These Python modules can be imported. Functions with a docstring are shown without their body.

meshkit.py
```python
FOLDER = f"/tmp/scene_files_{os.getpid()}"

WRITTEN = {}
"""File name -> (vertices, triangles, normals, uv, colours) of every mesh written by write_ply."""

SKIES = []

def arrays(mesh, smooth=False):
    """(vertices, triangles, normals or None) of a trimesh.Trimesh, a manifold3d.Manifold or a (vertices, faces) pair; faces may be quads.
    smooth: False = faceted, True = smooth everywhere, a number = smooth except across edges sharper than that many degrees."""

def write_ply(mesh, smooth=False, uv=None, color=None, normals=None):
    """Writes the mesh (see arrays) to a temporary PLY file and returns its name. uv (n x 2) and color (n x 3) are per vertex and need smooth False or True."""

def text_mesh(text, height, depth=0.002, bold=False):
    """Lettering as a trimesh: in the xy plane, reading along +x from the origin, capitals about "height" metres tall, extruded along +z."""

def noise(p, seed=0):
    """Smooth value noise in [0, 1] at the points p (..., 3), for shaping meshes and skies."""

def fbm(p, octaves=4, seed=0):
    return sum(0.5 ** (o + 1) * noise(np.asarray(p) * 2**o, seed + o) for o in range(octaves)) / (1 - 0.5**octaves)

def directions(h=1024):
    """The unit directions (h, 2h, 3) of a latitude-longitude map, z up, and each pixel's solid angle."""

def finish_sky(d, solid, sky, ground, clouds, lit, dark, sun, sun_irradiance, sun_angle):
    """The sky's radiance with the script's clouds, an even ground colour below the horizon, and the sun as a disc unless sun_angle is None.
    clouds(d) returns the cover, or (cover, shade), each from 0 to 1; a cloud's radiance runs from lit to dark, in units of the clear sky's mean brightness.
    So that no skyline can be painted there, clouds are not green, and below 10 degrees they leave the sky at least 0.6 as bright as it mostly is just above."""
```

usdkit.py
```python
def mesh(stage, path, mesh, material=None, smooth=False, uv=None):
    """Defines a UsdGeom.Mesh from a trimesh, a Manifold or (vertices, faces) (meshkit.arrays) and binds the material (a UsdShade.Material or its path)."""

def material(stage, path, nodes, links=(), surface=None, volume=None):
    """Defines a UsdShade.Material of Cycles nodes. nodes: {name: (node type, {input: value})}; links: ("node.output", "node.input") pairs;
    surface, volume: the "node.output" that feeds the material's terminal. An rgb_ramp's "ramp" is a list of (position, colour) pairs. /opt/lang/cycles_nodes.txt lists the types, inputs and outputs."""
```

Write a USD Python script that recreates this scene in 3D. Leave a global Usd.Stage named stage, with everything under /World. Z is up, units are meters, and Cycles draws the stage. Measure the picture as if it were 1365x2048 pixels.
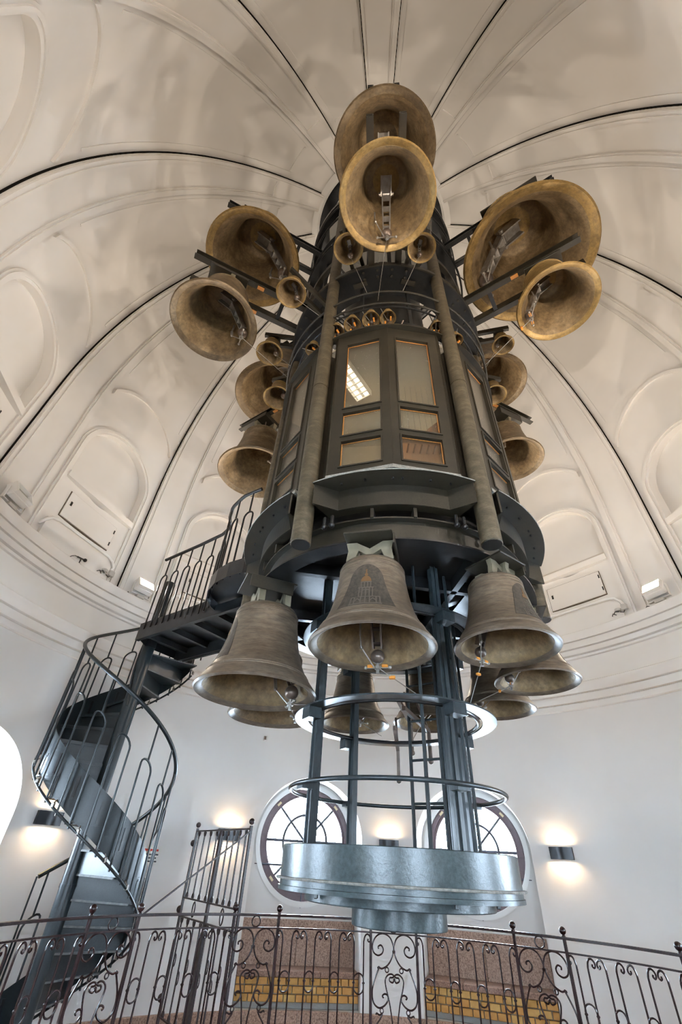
import math, random
import numpy as np
import trimesh, manifold3d as m3
import shapely.geometry as sg
from shapely import affinity
from shapely.ops import unary_union
import usdkit, meshkit
from pxr import Usd, UsdGeom, UsdLux, UsdShade, Sdf, Gf

stage = Usd.Stage.CreateInMemory()
UsdGeom.SetStageUpAxis(stage, UsdGeom.Tokens.z)
UsdGeom.SetStageMetersPerUnit(stage, 1.0)
world = UsdGeom.Xform.Define(stage, '/World')
stage.SetDefaultPrim(world.GetPrim())
UsdGeom.Scope.Define(stage, '/World/Looks')
rng = random.Random(7)
PI = math.pi
rad = math.radians

# ------------------------------------------------------------------ camera
YAW, PITCH, ROLL, FPX = -0.139228659, 0.684791479, 0.0609290368, 866.142988
CAM = np.array([0.0, -3.6, 1.512])
EXPOSURE = 0.0
Fv = np.array([math.sin(YAW) * math.cos(PITCH), math.cos(YAW) * math.cos(PITCH), math.sin(PITCH)])
r0 = np.array([math.cos(YAW), -math.sin(YAW), 0.0])
u0 = np.cross(r0, Fv)
Rv = r0 * math.cos(ROLL) + u0 * math.sin(ROLL)
Uv = -r0 * math.sin(ROLL) + u0 * math.cos(ROLL)
cam = UsdGeom.Camera.Define(stage, '/World/camera')
HAP = 24.0
cam.CreateHorizontalApertureAttr(HAP)
cam.CreateVerticalApertureAttr(HAP * 2048 / 1365)
cam.CreateFocalLengthAttr(HAP * FPX / 1365)
cam.CreateClippingRangeAttr(Gf.Vec2f(0.05, 200))
cam.CreateExposureAttr(EXPOSURE)
M = np.eye(4)
M[0, :3], M[1, :3], M[2, :3], M[3, :3] = Rv, Uv, -Fv, CAM
cam.AddTransformOp().Set(Gf.Matrix4d(*M.ravel().tolist()))

# ------------------------------------------------------------------ light: overcast daylight outside, warm lamps inside
SKY = 17.5
FLOOD = 790.0
SCONCE = 170.0
dome = UsdLux.DomeLight.Define(stage, '/World/sky_light')
dome.CreateIntensityAttr(SKY)
dome.CreateColorAttr(Gf.Vec3f(0.70, 0.85, 1.0))

# ------------------------------------------------------------------ materials
MAT = {}


def simple(name, col, rough=0.5, metal=0.0, var=None, scale=6.0, bump=0.0, bscale=60.0, spec=0.5, detail=4.0, ramp=(0.35, 0.65), coat=0.0, stretch=None):
    nodes = {'p': ('principled_bsdf', {'base_color': col, 'roughness': rough, 'metallic': metal, 'specular_ior_level': spec, 'coat_weight': coat, 'coat_roughness': 0.15})}
    links = []
    if var is not None or bump:
        nodes['t'] = ('texture_coordinate', {})
    if var is not None:
        nodes['n'] = ('noise_texture', {'scale': scale, 'detail': detail, 'roughness': 0.6})
        nodes['r'] = ('rgb_ramp', {'ramp': [(ramp[0], col), (ramp[1], var)]})
        if stretch:
            nodes['mp'] = ('mapping', {'scale': stretch})
            links += [('t.object', 'mp.vector'), ('mp.vector', 'n.vector')]
        else:
            links += [('t.object', 'n.vector')]
        links += [('n.fac', 'r.fac'), ('r.color', 'p.base_color')]
    if bump:
        nodes['bn'] = ('noise_texture', {'scale': bscale, 'detail': 3.0})
        nodes['b'] = ('bump', {'strength': bump, 'distance': 0.01})
        links += [('t.object', 'bn.vector'), ('bn.fac', 'b.height'), ('b.normal', 'p.normal')]
    MAT[name] = usdkit.material(stage, '/World/Looks/' + name, nodes, links, surface='p.BSDF')


def three(name, cols, scale, rough, metal, bump=0.0, bscale=40.0, fine=60.0, spec=0.5, stretch=None):
    """Three-tone patina: broad noise picks the tone, fine noise adds specks."""
    nodes = {'t': ('texture_coordinate', {}), 'mp': ('mapping', {'scale': stretch or (1, 1, 1)}),
             'n': ('noise_texture', {'scale': scale, 'detail': 6.0, 'roughness': 0.65}),
             'r': ('rgb_ramp', {'ramp': [(0.3, cols[0]), (0.5, cols[1]), (0.7, cols[2])]}),
             'n2': ('noise_texture', {'scale': fine, 'detail': 4.0, 'roughness': 0.7}),
             'r2': ('rgb_ramp', {'ramp': [(0.35, (0.7, 0.7, 0.7)), (0.62, (1.12, 1.1, 1.06))]}),
             'm': ('mix', {'mix_type': 'multiply', 'fac': 1.0}),
             'b': ('bump', {'strength': bump, 'distance': 0.01}),
             'p': ('principled_bsdf', {'roughness': rough, 'metallic': metal, 'specular_ior_level': spec})}
    links = [('t.object', 'mp.vector'), ('mp.vector', 'n.vector'), ('mp.vector', 'n2.vector'), ('n.fac', 'r.fac'), ('n2.fac', 'r2.fac'),
             ('r.color', 'm.color1'), ('r2.color', 'm.color2'), ('m.color', 'p.base_color')]
    if bump:
        links += [('n2.fac', 'b.height'), ('b.normal', 'p.normal')]
    MAT[name] = usdkit.material(stage, '/World/Looks/' + name, nodes, links, surface='p.BSDF')


simple('plaster', (0.765, 0.74, 0.70), 0.75, var=(0.80, 0.775, 0.74), scale=0.9, bump=0.04, bscale=25, spec=0.25)
simple('wall_paint', (0.74, 0.72, 0.69), 0.7, var=(0.77, 0.75, 0.72), scale=0.8, bump=0.03, bscale=25, spec=0.25)
simple('white_paint', (0.82, 0.81, 0.78), 0.45)
simple('seam', (0.008, 0.007, 0.006), 0.9, spec=0.1)
simple('seam_soft', (0.16, 0.13, 0.10), 0.9, spec=0.1)
three('olive_steel', [(0.013, 0.011, 0.0065), (0.021, 0.017, 0.010), (0.034, 0.028, 0.017)], 3.0, 0.42, 0.0, 0.05, fine=90)
three('olive_column', [(0.040, 0.031, 0.017), (0.066, 0.052, 0.030), (0.115, 0.092, 0.058)], 7.0, 0.5, 0.0, 0.05, fine=60, stretch=(1, 1, 2.5))
three('black_steel', [(0.007, 0.008, 0.009), (0.012, 0.013, 0.014), (0.022, 0.022, 0.022)], 4.0, 0.30, 0.0, 0.04, fine=80)
three('stair_steel', [(0.009, 0.014, 0.017), (0.013, 0.020, 0.024), (0.022, 0.031, 0.036)], 3.0, 0.33, 0.0, 0.05, fine=70)
three('teal_steel', [(0.034, 0.051, 0.056), (0.047, 0.068, 0.074), (0.080, 0.105, 0.110)], 4.0, 0.27, 0.0, 0.12, fine=45)
three('mast_steel', [(0.016, 0.022, 0.026), (0.023, 0.032, 0.037), (0.042, 0.054, 0.060)], 5.0, 0.30, 0.0, 0.06, fine=60, stretch=(1, 1, 0.3))
three('dust_edge', [(0.16, 0.16, 0.145), (0.25, 0.245, 0.22), (0.36, 0.35, 0.31)], 14.0, 0.8, 0.0, 0.1)
three('bronze_gray', [(0.098, 0.071, 0.048), (0.152, 0.116, 0.082), (0.235, 0.190, 0.146)], 1.6, 0.43, 0.38, 0.05, fine=14, stretch=(1, 1, 4.5))
three('bronze_gold', [(0.135, 0.085, 0.030), (0.25, 0.158, 0.050), (0.34, 0.235, 0.100)], 3.0, 0.46, 0.45, 0.08, fine=22, stretch=(1, 1, 2.2))
three('bronze_lining', [(0.095, 0.062, 0.030), (0.20, 0.135, 0.065), (0.31, 0.225, 0.125)], 4.0, 0.6, 0.25, 0.12, fine=24)
three('bronze_brown', [(0.085, 0.060, 0.035), (0.16, 0.112, 0.060), (0.27, 0.205, 0.130)], 3.0, 0.48, 0.4, 0.08, fine=22, stretch=(1, 1, 2.0))
three('bronze_relief', [(0.050, 0.041, 0.032), (0.072, 0.060, 0.047), (0.105, 0.088, 0.070)], 5.0, 0.55, 0.35, 0.1, fine=40)
simple('lip_gray', (0.07, 0.075, 0.075), 0.6, var=(0.14, 0.14, 0.135), scale=20)
simple('relief_line', (0.115, 0.096, 0.074), 0.55, 0.35)
simple('relief_gold', (0.16, 0.085, 0.032), 0.55, 0.35)
simple('yoke_olive', (0.13, 0.113, 0.073), 0.6, var=(0.19, 0.165, 0.11), scale=8)
simple('clapper_iron', (0.075, 0.058, 0.048), 0.35, 0.5, var=(0.15, 0.11, 0.085), scale=9)
simple('zinc', (0.36, 0.335, 0.30), 0.42, 0.7, var=(0.24, 0.215, 0.185), scale=12)
simple('wire_steel', (0.42, 0.40, 0.36), 0.35, 0.8)
simple('felt_orange', (0.62, 0.23, 0.03), 0.85)
simple('putty_orange', (0.42, 0.17, 0.035), 0.6)
simple('rust', (0.28, 0.09, 0.03), 0.9)
three('maroon_iron', [(0.013, 0.0045, 0.005), (0.020, 0.0065, 0.007), (0.032, 0.012, 0.012)], 10.0, 0.22, 0.0, 0.03, fine=80)
simple('gate_iron', (0.018, 0.009, 0.009), 0.34, var=(0.030, 0.017, 0.017), scale=12)
simple('granite', (0.17, 0.095, 0.062), 0.35, var=(0.43, 0.29, 0.215), scale=60, detail=5, ramp=(0.36, 0.6))
simple('granite_dark', (0.13, 0.068, 0.044), 0.3, var=(0.30, 0.19, 0.14), scale=60, detail=5, ramp=(0.36, 0.6))
simple('brick_a', (0.44, 0.225, 0.055), 0.75, var=(0.54, 0.30, 0.085), scale=14, bump=0.2)
simple('brick_b', (0.36, 0.19, 0.045), 0.75, var=(0.46, 0.26, 0.065), scale=14, bump=0.2)
simple('brick_c', (0.48, 0.29, 0.085), 0.75, var=(0.56, 0.36, 0.12), scale=14, bump=0.2)
simple('mortar', (0.27, 0.27, 0.255), 0.9, bump=0.3)
simple('floor_tile', (0.20, 0.105, 0.065), 0.4, var=(0.27, 0.155, 0.10), scale=30)
simple('grout', (0.20, 0.17, 0.14), 0.9)
simple('window_wood', (0.095, 0.062, 0.068), 0.45, var=(0.12, 0.082, 0.088), scale=14, stretch=(1, 1, 1))
simple('muntin', (0.05, 0.05, 0.065), 0.6)
simple('brass_tab', (0.62, 0.50, 0.30), 0.5)
simple('lamp_black', (0.020, 0.021, 0.024), 0.28, 0.3)
simple('black_plastic', (0.015, 0.014, 0.013), 0.4)
simple('gray_plastic', (0.50, 0.48, 0.44), 0.5)
simple('oak', (0.30, 0.135, 0.048), 0.5, var=(0.40, 0.19, 0.075), scale=7, stretch=(6, 6, 0.7))
simple('cabin_paint', (0.60, 0.55, 0.45), 0.8)
simple('paper', (0.75, 0.73, 0.68), 0.7)
simple('red_ink', (0.55, 0.05, 0.03), 0.7)
simple('black_ink', (0.03, 0.03, 0.03), 0.7)


def emitter(name, col, strength):
    MAT[name] = usdkit.material(stage, '/World/Looks/' + name, {'e': ('emission', {'color': col, 'strength': strength})}, [], surface='e.emission')


emitter('flood_glow', (1.0, 0.855, 0.70), FLOOD)
simple('flood_off', (0.45, 0.45, 0.42), 0.2)
emitter('sconce_glow', (1.0, 0.70, 0.40), SCONCE)
emitter('tube_glow', (1.0, 0.90, 0.74), 4.0)
def glass(name, tint, dust, gloss_rough):
    """Thin pane: clear through, a little dusty, mirroring more at grazing angles."""
    MAT[name] = usdkit.material(stage, '/World/Looks/' + name, {
        'lw': ('layer_weight', {'blend': 0.5}), 'pw': ('math', {'math_type': 'power', 'value2': 4.0}), 'sc': ('math', {'math_type': 'multiply_add', 'value2': 0.7, 'value3': 0.035}),
        't': ('transparent_bsdf', {'color': tint}), 'd': ('diffuse_bsdf', {'color': (0.40, 0.36, 0.28)}), 'm0': ('mix_closure', {'fac': dust}),
        'g': ('glossy_bsdf', {'color': (1, 1, 1), 'roughness': gloss_rough}), 'm': ('mix_closure', {})},
        [('lw.facing', 'pw.value1'), ('pw.value', 'sc.value1'), ('t.BSDF', 'm0.closure1'), ('d.BSDF', 'm0.closure2'), ('sc.value', 'm.fac'), ('m0.closure', 'm.closure1'), ('g.BSDF', 'm.closure2')], surface='m.closure')


glass('window_glass', (0.96, 0.98, 1.0), 0.0, 0.02)
glass('cabin_glass', (0.88, 0.86, 0.80), 0.05, 0.3)

# ------------------------------------------------------------------ scene helpers
USED = {}


def fresh(parent, name):
    k = (parent, name)
    n = USED.get(k, 0)
    USED[k] = n + 1
    return f'{parent}/{name}' if n == 0 else f'{parent}/{name}_{n:03d}'


def keys(prim, label=None, cat=None, group=None, kind=None):
    for k, v in (('label', label), ('category', cat), ('group', group), ('kind', kind)):
        if v:
            prim.SetCustomDataByKey(k, v)
    return prim


def thing(name, label, cat, loc=(0, 0, 0), rz=0.0, group=None, kind=None):
    x = UsdGeom.Xform.Define(stage, fresh('/World', name))
    x.AddTranslateOp().Set(Gf.Vec3d(*map(float, loc)))
    if rz:
        x.AddRotateZOp().Set(float(rz))
    return keys(x.GetPrim(), label, cat, group, kind)


def obj(parent, name, mesh, mat, smooth=35, label=None, kind=None):
    p = parent if isinstance(parent, str) else str(parent.GetPath())
    m = usdkit.mesh(stage, fresh(p, name), mesh, MAT[mat], smooth=smooth)
    return keys(m.GetPrim(), label, None, None, kind)


def struct(name, mesh, mat, smooth=35, label=None):
    return obj('/World', name, mesh, mat, smooth, label, 'structure')


# ------------------------------------------------------------------ mesh helpers
def T(v, f):
    return trimesh.Trimesh(np.asarray(v, float), np.asarray(f, int), process=False)


def cat(ms):
    ms = [m for m in ms if m is not None]
    vs, fs, o = [], [], 0
    for m in ms:
        vs.append(np.asarray(m.vertices)); fs.append(np.asarray(m.faces) + o); o += len(m.vertices)
    return T(np.vstack(vs), np.vstack(fs))


def orient(m):
    v, f = np.asarray(m.vertices), np.asarray(m.faces)
    a, b, c = v[f[:, 0]], v[f[:, 1]], v[f[:, 2]]
    if np.einsum('ij,ij->i', a, np.cross(b, c)).sum() < 0:
        m = T(v, f[:, ::-1])
    return m


def lathe(prof, a0=0.0, a1=360.0, n=96):
    prof = np.asarray(prof, float)
    k = len(prof)
    full = abs(a1 - a0) >= 359.99
    th = np.radians(np.linspace(a0, a1, n + 1))
    if full:
        th = th[:-1]
    m = len(th)
    v = np.stack([np.cos(th)[:, None] * prof[:, 0], np.sin(th)[:, None] * prof[:, 0], np.broadcast_to(prof[:, 1], (m, k))], -1).reshape(-1, 3)
    f = []
    for i in range(m if full else m - 1):
        j = (i + 1) % m
        for a in range(k):
            b = (a + 1) % k
            f += [(i * k + a, j * k + a, j * k + b), (i * k + a, j * k + b, i * k + b)]
    if not full:
        pv, pf = trimesh.creation.triangulate_polygon(sg.Polygon(prof), engine='earcut')
        d = np.linalg.norm(pv[:, None] - prof[None], axis=-1).argmin(1)
        pf = d[np.asarray(pf)]
        f += [tuple(t) for t in pf[:, ::-1]] + [tuple(t + (m - 1) * k) for t in pf]
    return orient(T(v, f))


def frames(p, closed=False):
    p = np.asarray(p, float)
    if closed:
        t = np.roll(p, -1, 0) - np.roll(p, 1, 0)
    else:
        t = np.gradient(p, axis=0)
    t /= np.linalg.norm(t, axis=1, keepdims=True) + 1e-12
    up = np.array([0, 0, 1.0]) if abs(t[0, 2]) < 0.9 else np.array([1.0, 0, 0])
    a = np.cross(t[0], up); a /= np.linalg.norm(a)
    A = [a]
    for i in range(1, len(p)):
        a = A[-1] - t[i] * (A[-1] @ t[i])
        a /= np.linalg.norm(a) + 1e-12
        A.append(a)
    A = np.array(A)
    return p, t, A, np.cross(t, A)


def sweep(points, sec, closed=False, cap=True):
    """Sweeps a section (m,2) along points. Section axes: side, up."""
    p, t, A, B = frames(points, closed)
    sec = np.asarray(sec, float)
    if sec.ndim == 2:
        sec = np.broadcast_to(sec, (len(p),) + sec.shape)
    n, k = len(p), sec.shape[1]
    v = (p[:, None] + sec[..., :1] * A[:, None] + sec[..., 1:] * B[:, None]).reshape(-1, 3)
    f = []
    for i in range(n if closed else n - 1):
        j = (i + 1) % n
        for a in range(k):
            b = (a + 1) % k
            f += [(i * k + a, i * k + b, j * k + b), (i * k + a, j * k + b, j * k + a)]
    if cap and not closed:
        for a in range(1, k - 1):
            f += [(0, a + 1, a), ((n - 1) * k, (n - 1) * k + a, (n - 1) * k + a + 1)]
    return T(v, f)


def disk(r, n=8, ph=0.0):
    a = np.arange(n) * 2 * PI / n + ph
    return np.stack([r * np.cos(a), r * np.sin(a)], -1)


def tube(points, r, n=8, closed=False):
    return sweep(points, disk(r, n), closed)


def rod(a, b, r, n=8):
    return tube([a, b], r, n)


def box(c, s, rz=0.0):
    m = trimesh.creation.box(s)
    v = np.asarray(m.vertices).copy()
    if rz:
        a = rad(rz); co, si = math.cos(a), math.sin(a)
        v = np.stack([v[:, 0] * co - v[:, 1] * si, v[:, 0] * si + v[:, 1] * co, v[:, 2]], -1)
    return T(v + np.asarray(c, float), m.faces)


def bbox(c, s, b=0.004, rz=0.0):
    """Box with chamfered edges."""
    hx, hy, hz = np.asarray(s, float) / 2
    b = min(b, hx * .9, hy * .9, hz * .9)
    pts = [(sx * (hx - (i != 0) * b), sy * (hy - (i != 1) * b), sz * (hz - (i != 2) * b)) for sx in (-1, 1) for sy in (-1, 1) for sz in (-1, 1) for i in range(3)]
    m = m3.Manifold.hull_points(np.array(pts)).to_mesh()
    v = np.asarray(m.vert_properties)[:, :3].astype(float)
    if rz:
        a = rad(rz); co, si = math.cos(a), math.sin(a)
        v = np.stack([v[:, 0] * co - v[:, 1] * si, v[:, 0] * si + v[:, 1] * co, v[:, 2]], -1)
    return T(v + np.asarray(c, float), np.asarray(m.tri_verts))


def ball(c, r, sub=2, sc=(1, 1, 1)):
    m = trimesh.creation.icosphere(sub, r)
    return T(np.asarray(m.vertices) * np.asarray(sc) + np.asarray(c, float), m.faces)


def bar(a, b, w, h, up=(0, 0, 1)):
    """Rectangular bar from a to b; h along up, w across."""
    a, b, up = np.asarray(a, float), np.asarray(b, float), np.asarray(up, float)
    t = (b - a) / np.linalg.norm(b - a)
    s = np.cross(t, up); s /= np.linalg.norm(s)
    u = np.cross(s, t)
    v = [p + i * s * w / 2 + j * u * h / 2 for p in (a, b) for i, j in ((-1, -1), (1, -1), (1, 1), (-1, 1))]
    f = [(0, 2, 1), (0, 3, 2), (4, 5, 6), (4, 6, 7)]
    for i in range(4):
        j = (i + 1) % 4
        f += [(i, j, j + 4), (i, j + 4, i + 4)]
    return orient(T(v, f)) if True else None


def pol(r, az, z=0.0):
    return np.array([r * math.cos(rad(az)), r * math.sin(rad(az)), z])


def rotz(m, deg, loc=(0, 0, 0)):
    a = rad(deg); co, si = math.cos(a), math.sin(a)
    v = np.asarray(m.vertices)
    return T(np.stack([v[:, 0] * co - v[:, 1] * si, v[:, 0] * si + v[:, 1] * co, v[:, 2]], -1) + np.asarray(loc, float), m.faces)


def move(m, d):
    return T(np.asarray(m.vertices) + np.asarray(d, float), m.faces)


def ext(poly, h):
    if poly.geom_type == 'MultiPolygon':
        return cat([ext(g, h) for g in poly.geoms])
    m = trimesh.creation.extrude_polygon(poly, h, engine='earcut')
    return T(m.vertices, m.faces)


def mapped(poly, d0, d1, fn, edge=0.12):
    """A plate: polygon (s,t) between depths d0 and d1, subdivided and carried by fn(s,t,d)."""
    m = ext(poly, 1.0)
    if edge:
        v, f = trimesh.remesh.subdivide_to_size(m.vertices, m.faces * 1, edge if edge > 1.0 else edge, max_iter=12) if edge >= 1.0 else _sub(m, edge)
        m = T(v, f)
    v = np.asarray(m.vertices)
    d = d0 + (d1 - d0) * v[:, 2]
    return orient(T(fn(v[:, 0], v[:, 1], d), m.faces))


def _sub(m, edge):
    # scale depth so that only the plate's faces are cut finely
    v = np.asarray(m.vertices).copy(); v[:, 2] *= edge * 0.5
    v, f = trimesh.remesh.subdivide_to_size(v, m.faces, edge, max_iter=14)
    v = np.asarray(v).copy(); v[:, 2] /= edge * 0.5
    return v, f


def MF(m):
    """trimesh -> Manifold"""
    mm = trimesh.Trimesh(m.vertices, m.faces, process=True)
    return m3.Manifold(m3.Mesh(np.asarray(mm.vertices, np.float32), np.asarray(mm.faces, np.uint32)))


def FM(man):
    k = man.to_mesh()
    return T(np.asarray(k.vert_properties)[:, :3], np.asarray(k.tri_verts))


def radial_prism(poly, ra, rb, az):
    """Polygon (side, z) extruded along the radius at azimuth az; side grows counter-clockwise seen from above."""
    m = ext(poly, rb - ra)
    v = np.asarray(m.vertices)
    w = np.stack([v[:, 2] + ra, v[:, 0], v[:, 1]], -1)
    return rotz(orient(T(w, m.faces)), az)


# ================================================================== THE ROOM
R_WALL = 4.60
PH = 1.5                                   # azimuth of the first dome rib
RIBS = [PH + 30 * k for k in range(12)]
WIN = [PH + a for a in (75, 105, 165, 195, 255, 285, 345, 15)]
WZ, WR = 1.785, 0.80                       # window centre height, niche arch radius
NICHE_R = 5.02

# floor: gallery ring with tiles, and the shaft below
gal = struct('floor', lathe([(2.72, -0.25), (5.2, -0.25), (5.2, -0.012), (2.72, -0.012)], n=144), 'grout', 30)
for ring, (ra, rb) in enumerate(((2.73, 3.03), (3.035, 3.335), (3.34, 3.64), (3.645, 3.945), (3.95, 4.25), (4.255, 4.56))):
    n = int(round(2 * PI * (ra + rb) / 2 / 0.31))
    for i in range(n):
        a0, a1 = 360 * i / n, 360 * (i + 1) / n
        am = (a0 + a1) / 2
        if ring >= 4 and 55 < am < 160:
            g = 0.003 / ra * 57.3
            obj(gal, 'tile', lathe([(ra, -0.012), (rb, -0.012), (rb, 0.0), (ra, 0.0)], a0 + g, a1 - g, 2), 'floor_tile', False)
far = []
for ring, (ra, rb) in enumerate(((2.73, 3.03), (3.035, 3.335), (3.34, 3.64), (3.645, 3.945), (3.95, 4.25), (4.255, 4.56))):
    n = int(round(2 * PI * (ra + rb) / 2 / 0.31))
    for i in range(n):
        a0, a1 = 360 * i / n, 360 * (i + 1) / n
        am = (a0 + a1) / 2
        if not (ring >= 4 and 55 < am < 160):
            g = 0.003 / ra * 57.3
            far.append(lathe([(ra, -0.012), (rb, -0.012), (rb, 0.0), (ra, 0.0)], a0 + g, a1 - g, 2))
obj(gal, 'tile_field', cat(far), 'floor_tile', False, kind='stuff')
struct('floor_001', lathe([(0, -3.2), (2.9, -3.2), (2.9, -3.0), (0, -3.0)], n=64), 'granite_dark', 30, 'lower floor at the bottom of the round opening')
struct('wall_shaft', lathe([(2.72, -3.0), (2.9, -3.0), (2.9, -0.25), (2.72, -0.25)], n=96), 'wall_paint', 30)

# round wall with arched window niches
wall = MF(lathe([(R_WALL, -0.1), (5.35, -0.1), (5.35, 4.60), (R_WALL, 4.60)], n=192))
key = unary_union([sg.Point(0, WZ).buffer(WR, quad_segs=32), sg.box(-WR, 0.1, WR, WZ)])
for az in WIN:
    wall = wall - MF(radial_prism(key, 4.2, NICHE_R, az)) - MF(radial_prism(sg.Point(0, WZ).buffer(0.70, quad_segs=24), 4.9, 5.6, az))
struct('wall_round', FM(wall), 'wall_paint', 25)
# skirting of granite slabs along the foot of the wall
sk = struct('baseboard_round', lathe([(4.575, 0.0), (4.62, 0.0), (4.62, 0.092), (4.575, 0.092)], n=144), 'grout', 30)
for i in range(44):
    a0, a1 = 360 * i / 44, 360 * (i + 1) / 44
    obj(sk, 'slab', lathe([(4.56, 0.0), (4.61, 0.0), (4.61, 0.1), (4.565, 0.1), (4.56, 0.095)], a0 + .03, a1 - .03, 4), 'granite', 30)

# cornice
CP = [(4.66, 3.50), (4.59, 3.50), (4.575, 3.515), (4.575, 3.590), (4.590, 3.597), (4.545, 3.606), (4.545, 3.705), (4.562, 3.712), (4.520, 3.722), (4.512, 3.745), (4.498, 3.790), (4.470, 3.825), (4.462, 3.845), (4.475, 3.857), (4.520, 3.865),
      (4.520, 4.200), (4.490, 4.210), (4.482, 4.240), (4.505, 4.248), (4.462, 4.262), (4.448, 4.295), (4.440, 4.325), (4.470, 4.335), (4.428, 4.345), (4.425, 4.440), (4.450, 4.450), (4.418, 4.458), (4.402, 4.490), (4.386, 4.535), (4.384, 4.570), (4.392, 4.580), (4.66, 4.60)]
struct('trim_1', lathe(CP, n=192), 'plaster', 22, 'moulded plaster cornice ring under the dome')

# dome: straight drum, then an elliptic vault up to the lantern ring
RD, Z0, H = 4.57, 6.55, 6.12
ZB = 4.58


def dome_r(z):
    z = np.asarray(z, float)
    return RD * np.sqrt(np.clip(1 - np.clip((z - Z0) / H, 0, 1) ** 2, 0, 1))


_tz = np.concatenate([[ZB], Z0 + H * np.sin(np.linspace(0, rad(71.2), 160))])
_tr = dome_r(_tz)
_tt = np.concatenate([[0], np.cumsum(np.hypot(np.diff(_tz), np.diff(_tr)))])
TMAX = _tt[-1]


def dome_pt(az, t, d):
    """Point on the dome at azimuth az (deg), arc length t from the cornice, d inwards."""
    z, r = np.interp(t, _tt, _tz), np.interp(t, _tt, _tr)
    dz, dr = np.interp(t + .02, _tt, _tz) - np.interp(t - .02, _tt, _tz), np.interp(t + .02, _tt, _tr) - np.interp(t - .02, _tt, _tr)
    L = np.hypot(dz, dr) + 1e-9
    r, z = r - d * dz / L, z + d * dr / L
    a = np.radians(az)
    return np.stack([r * np.cos(a), r * np.sin(a), z], -1)


def zt(z):
    return float(np.interp(z, _tz, _tt))


prof = [(float(a), float(b)) for a, b in zip(_tr[::2], _tz[::2])]
shell = MF(lathe([(RD, ZB - 0.05)] + prof + [(1.48, 12.75), (1.9, 12.75), (4.2, 10.7), (5.0, 8.2), (5.05, ZB - 0.05)], n=192))
ARW, ARS, LED = 0.66, 6.28, 5.74           # niche half width, spring height, sill height
arch = unary_union([sg.Point(0, ARS).buffer(ARW, quad_segs=32), sg.box(-ARW, LED, ARW, ARS)])
lower = sg.box(-ARW, 4.70, ARW, LED - 0.06)
for az in RIBS:
    c = az + 15
    shell = shell - MF(radial_prism(arch, 3.9, 4.66, c))
ceiling = struct('ceiling', FM(shell), 'plaster', 25, 'cream plaster dome with ribs and blind arches')
RW = 0.326                                 # half width of a rib at its foot


def half(r):
    return RW * (0.25 + 0.75 * np.minimum(r / 4.39, 1.05))


def rib_fn(az0):
    def fn(s, t, d):                        # s in -1..1 across the rib
        r = np.interp(t, _tt, _tr)
        return dome_pt(az0 + np.degrees(s * half(r) / np.maximum(r, .2)), t, d)
    return fn


def bay_fn(az0):
    def fn(s, t, d):                        # s in metres at the drum's radius
        r = np.interp(t, _tt, _tr)
        return dome_pt(az0 + np.degrees(s / RD), t, d)
    return fn


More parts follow.
